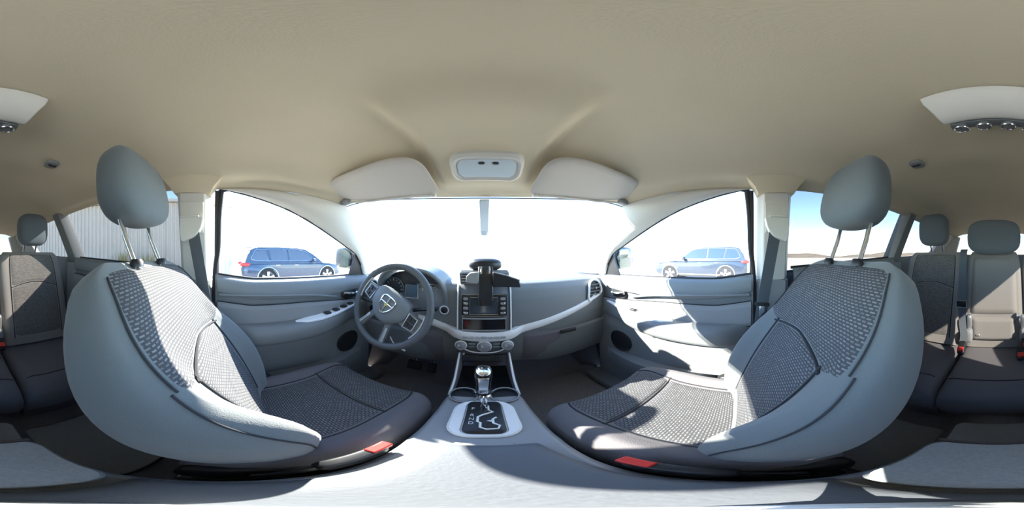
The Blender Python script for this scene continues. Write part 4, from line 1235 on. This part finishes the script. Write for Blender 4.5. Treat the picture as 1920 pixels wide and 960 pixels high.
# ---- bonnet
def bon(u, v):
    s = 2 * u - 1; return (.82 * s * (1 - .06 * v), 1.17 - .20 * s * s + 1.0 * v * (1 - .12 * s * s), -.16 - .10 * v ** 2.2 - .05 * s ** 4)
struct(build('bonnet', grid(bon, 20, 14), 'body_paint', solid=.02), 'dark bonnet of the car in front of the windscreen')

# ---- parked vehicles
def vehicle(name, label, x0, yr, L, Wd, Hh, paint, sgl):
    """x0: near side plane, yr: y of the tail, pointing +Y; outside things in car coordinates (z relative to the camera)"""
    k = 1 if x0 > 0 else -1
    xc = x0 + k * Wd / 2
    g0 = -CZ
    t = thing(name, label, 'car', (xc, yr + L / 2, g0), 'parked vehicles')
    low = [(0, .42, .95), (.03, .32, .98), (.08, .26, 1.0), (.5, .24, 1.02), (.92, .26, .98), (.97, .32, .93), (1, .42, .85)]
    def bodyring(f, zb, zt, wf):
        y = yr + L * f; hw = Wd / 2 * wf
        return [Vector((xc + a * hw, y, g0 + z)) for a, z in ((-.90, zb), (-1.0, zb + .10), (-1.01, (zb + zt) / 2), (-.99, zt - .08), (-.92, zt), (.92, zt), (.99, zt - .08), (1.01, (zb + zt) / 2), (1.0, zb + .10), (.90, zb))]
    zs = Hh * .60
    rr = [bodyring(.0, .45, zs * .86, .86), bodyring(.015, .34, zs * .97, .93), bodyring(.06, .28, zs, .985), bodyring(.25, .24, zs * 1.01, 1), bodyring(.5, .24, zs * 1.0, 1), bodyring(.70, .24, zs * .98, 1), bodyring(.82, .26, zs * .94, .985), bodyring(.93, .28, zs * .86, .95), bodyring(.98, .32, zs * .76, .88), bodyring(1.0, .40, zs * .62, .78)]
    bd = build('body', loft(rr), paint, t, angle=35)
    # greenhouse
    def gr(f, z, wf): return [Vector((xc + a * Wd / 2 * wf, yr + L * f, g0 + z)) for a in (-1, 1)]
    prof = [(.015, zs * .95), (.045, Hh * .80), (.085, Hh * .955), (.16, Hh * .99), (.33, Hh), (.50, Hh * .985), (.58, Hh * .95), (.66, Hh * .82), (.76, zs * .95)]
    def wfz(z): return .98 - .22 * max(0, (z - zs * .95)) / (Hh - zs * .95)
    L_ = [Vector((xc - Wd / 2 * wfz(z), yr + L * f, g0 + z)) for f, z in prof]; R_ = [Vector((xc + Wd / 2 * wfz(z), yr + L * f, g0 + z)) for f, z in prof]
    gh = build('cabin', loft([L_, R_]), paint, t, bevel=.03, angle=35)
    # side glass, each pane its own piece
    for sgn in (-1, 1):
        for pane in ([(.075, .66), (.115, .90), (.20, .925), (.225, .66)], [(.245, .66), (.225, .93), (.385, .94), (.395, .66)], [(.41, .66), (.40, .94), (.50, .925), (.565, .88), (.665, .66)]):
            P = [Vector((xc + sgn * (Wd / 2 * wfz(z * Hh) + .006), yr + L * f, g0 + z * Hh)) for f, z in pane]
            build('side_window', prism(P, (sgn * .006, 0, 0)), 'dark_glass', gh)
        lp = [Vector((xc + sgn * (Wd / 2 * wfz(z * Hh) + .014), yr + L * f, g0 + z * Hh)) for f, z in ((.07, .70), (.11, .915), (.22, .945), (.40, .955), (.50, .94), (.57, .895), (.68, .655), (.24, .65), (.115, .655), (.075, .69))]
        build('window_trim', tube(lp, .010, 6), 'chrome', gh)
        build('roof_rail', tube([Vector((xc + sgn * Wd / 2 * .70, yr + L * f, g0 + Hh * z)) for f, z in ((.14, 1.0), (.18, 1.03), (.35, 1.035), (.48, 1.02), (.52, .99))], .016, 6), 'black_plastic', gh)
        # lamps
        build('tail_lamp', sellip((xc + sgn * Wd / 2 * .90, yr + .12, g0 + zs * .94), (.09, .20, .075), .6, .6), 'tail_red', bd)
        build('head_lamp', sellip((xc + sgn * Wd / 2 * .82, yr + L * .955, g0 + zs * .74), (.14, .18, .07), .6, .6), 'white_plastic', bd)
        build('sill_strip', box((xc + sgn * Wd / 2 * 1.005, yr + L * .49, g0 + .36), (.03, L * .44, .05)), 'silver', bd, bevel=.01)
        for f in (.36, .17 + .36):
            build('door_handle', box((xc + sgn * Wd / 2 * 1.01, yr + L * (f - .06), g0 + zs * .90), (.03, .18, .03)), 'chrome', bd, bevel=.008)
        for f in (.215, .795):
            c = Vector((xc + sgn * (Wd / 2 - .10), yr + L * f, g0 + .37))
            ax = Vector((sgn, 0, 0))
            wv = build('wheel', lathe(c, ax, [(.30, -.11), (.36, -.10), (.37, -.04), (.37, .06), (.36, .11), (.27, .115), (.265, .09)], 32), 'tyre', t)
            build('wheel_rim', lathe(c + ax * .085, ax, [(.265, 0), (.27, .03), (.25, .025), (.24, .005), (.06, .012), (.05, .03), (.001, .03)], 32), 'black_plastic', wv)
            for q in range(5):
                a = 2 * pi * q / 5 + .3
                d = Vector((0, cos(a), sin(a))); pe = Vector((0, -sin(a), cos(a)))
                build('rim_spoke', prism([c + ax * .098 + d * .04 - pe * .035, c + ax * .098 + d * .255 - pe * .055, c + ax * .098 + d * .255 + pe * .055, c + ax * .098 + d * .04 + pe * .035], ax * .018), 'alloy', wv)
            build('arch_lip', tube([c + ax * .115 + Vector((0, .43 * cos(a), .43 * sin(a))) for a in [pi * (-.06 + 1.12 * i / 16) for i in range(17)]], .022, 6), 'silver', bd)
            build('wheel_well', lathe(c - ax * .02, ax, [(.425, -.14), (.425, .125), (.001, .126)], 28), 'rubber', bd)
    build('rear_window', prism([Vector((xc + a * Wd / 2 * .80, yr + L * f - .012, g0 + z)) for a, f, z in ((-1, .022, zs * 1.0), (1, .022, zs * 1.0), (.92, .078, Hh * .92), (-.92, .078, Hh * .92))], (0, -.008, 0)), 'dark_glass', gh)
    build('spoiler', box((xc, yr + L * .06, g0 + Hh * .985), (Wd * .66, .24, .035)), paint, gh, bevel=.01)
    build('windscreen', prism([Vector((xc + a * Wd / 2 * .80, yr + L * f + .02, g0 + z)) for a, f, z in ((-1.05, .755, zs * .97), (1.05, .755, zs * .97), (.9, .59, Hh * .94), (-.9, .59, Hh * .94))], (0, .006, .006)), 'dark_glass', gh)
    build('plate', box((xc, yr - .01, g0 + zs * .72), (.5, .02, .13)), 'white_mark', bd)
    for sgn in (-1, 1):
        build('wing_mirror', sellip((xc + sgn * (Wd / 2 + .10), yr + L * .635, g0 + Hh * .66), (.11, .07, .075), .6, .6), paint, gh)
    return t
vehicle('parked_vehicle', 'dark vehicle with silver wheels parked outside the front passenger window', 7.6, -.35, 4.85, 1.9, 1.72, 'suv_dark', 1)
vehicle('parked_vehicle', 'hazy blue-grey vehicle with chrome window line parked outside the driver window', -6.3, .55, 4.8, 1.9, 1.62, 'suv_blue', -1)

# ---- metal clad building beyond the driver's side
bld = thing('metal_building', 'pale corrugated metal building behind the driver-side rear window', 'building', (-6.5, -7, -CZ))
A = Vector((-7.7, .1, 0)); Bp = Vector((-2.9, -10.0, 0)); d = (Bp - A); Lb = d.length; dn = d.normalized(); nn = Vector((dn.y, -dn.x, 0))
if nn.x < 0: nn = -nn
n_p = 15
for i in range(n_p):
    pr = []; wpan = Lb / n_p; nr = 4
    top = 2.95
    prof = []
    for k in range(nr):
        b0 = wpan * k / nr; q = wpan / nr
        prof += [(b0, 0), (b0 + q * .45, 0), (b0 + q * .55, .05), (b0 + q * .90, .05)]
    prof.append((wpan - .012, 0))
    base = A + dn * wpan * i
    row0 = [base + dn * a + nn * b + Vector((0, 0, -CZ)) for a, b in prof]; row1 = [p + Vector((0, 0, top + CZ - .6)) for p in row0]
    v = [tuple(p) for p in row0 + row1]; m_ = len(prof)
    build('wall_panel', (v, [(j, j + 1, m_ + j + 1, m_ + j) for j in range(m_ - 1)]), 'metal_cladding', bld, smooth=False)
build('core', prism([A + Vector((0, 0, -CZ)) - nn * .02, Bp + Vector((0, 0, -CZ)) - nn * .02, Bp - nn * 6 + Vector((0, 0, -CZ)), A - nn * 6 + Vector((0, 0, -CZ))], (0, 0, top + CZ - .62)), 'metal_cladding', bld, smooth=False)
build('roof', loft([[p + nn * .25 + Vector((0, 0, top - .6)), p - nn * 6.2 + Vector((0, 0, top - .6 + .5)), p - nn * 6.2 + Vector((0, 0, top - .6 + .62)), p + nn * .25 + Vector((0, 0, top - .6 + .12))] for p in (A - dn * .2, Bp + dn * .2)]), 'metal_cladding', bld, smooth=False)
build('corner_trim', box(A + Vector((0, 0, -CZ + (top + CZ - .6) / 2)), (.14, .14, top + CZ - .6)), 'steel', bld)
# ---- weeds at the foot of the wall
def tuft(name, label, c, n, h, spread, m, group):
    mb = MB()
    for i in range(n):
        a = random.uniform(0, 2 * pi); r = spread * sqrt(random.random()); b = Vector((c[0] + r * cos(a), c[1] + r * sin(a), -CZ))
        hh = h * random.uniform(.5, 1); le = Vector((random.uniform(-.25, .25), random.uniform(-.25, .25), 1)) * hh
        pe = Vector((-sin(a * 3), cos(a * 3), 0)) * random.uniform(.012, .03)
        p0, p1, p2 = b, b + le * .55 + Vector((random.uniform(-.05, .05), random.uniform(-.05, .05), 0)), b + le
        mb.add(([p0 - pe, p0 + pe, p1 + pe * 1.2, p1 - pe * 1.2, p2], [(0, 1, 2, 3), (3, 2, 4)]))
    o = build(name, mb, m, smooth=False); tag(o, label, 'plant', group)
tuft('weed_clump', 'yellow dry weeds growing against the metal building', (-4.95, -3.75), 160, 1.5, .22, 'dry_grass', 'weeds by the building')
tuft('weed_clump', 'tall dry weed between headrest posts outside the driver-side rear window', (-5.32, -2.85), 140, 1.45, .16, 'dry_grass', 'weeds by the building')
# ---- low hills on the horizon
def ridge(name, label, pts, h, m):
    mb = MB(); prof = []
    N = 60
    rows = []
    for i in range(N + 1):
        f = i / N; p = Vector(pts[0]).lerp(Vector(pts[1]), f)
        hh = h * (.55 + .25 * sin(f * 7 + 1) + .12 * sin(f * 19) + .08 * sin(f * 43)) * sstep(0, .1, f) * sstep(1, .9, f)
        out = Vector((p.x, p.y, 0)).normalized()
        rows.append([(p.x - out.x * 25, p.y - out.y * 25, -CZ - .05), (p.x - out.x * 9, p.y - out.y * 9, -CZ + hh * .6), (p.x, p.y, -CZ + hh), (p.x + out.x * 30, p.y + out.y * 30, -CZ - .05)])
    v = [q for r in rows for q in r]; f = []
    for i in range(N):
        for k in range(3): f.append((i * 4 + k, i * 4 + k + 1, (i + 1) * 4 + k + 1, (i + 1) * 4 + k))
    struct(build(name, (v, f), m), label)
ridge('hills', 'low brown hills along the horizon beyond the sandy lot', ((150, 60, 0), (90, -190, 0)), 7.5, 'hill')
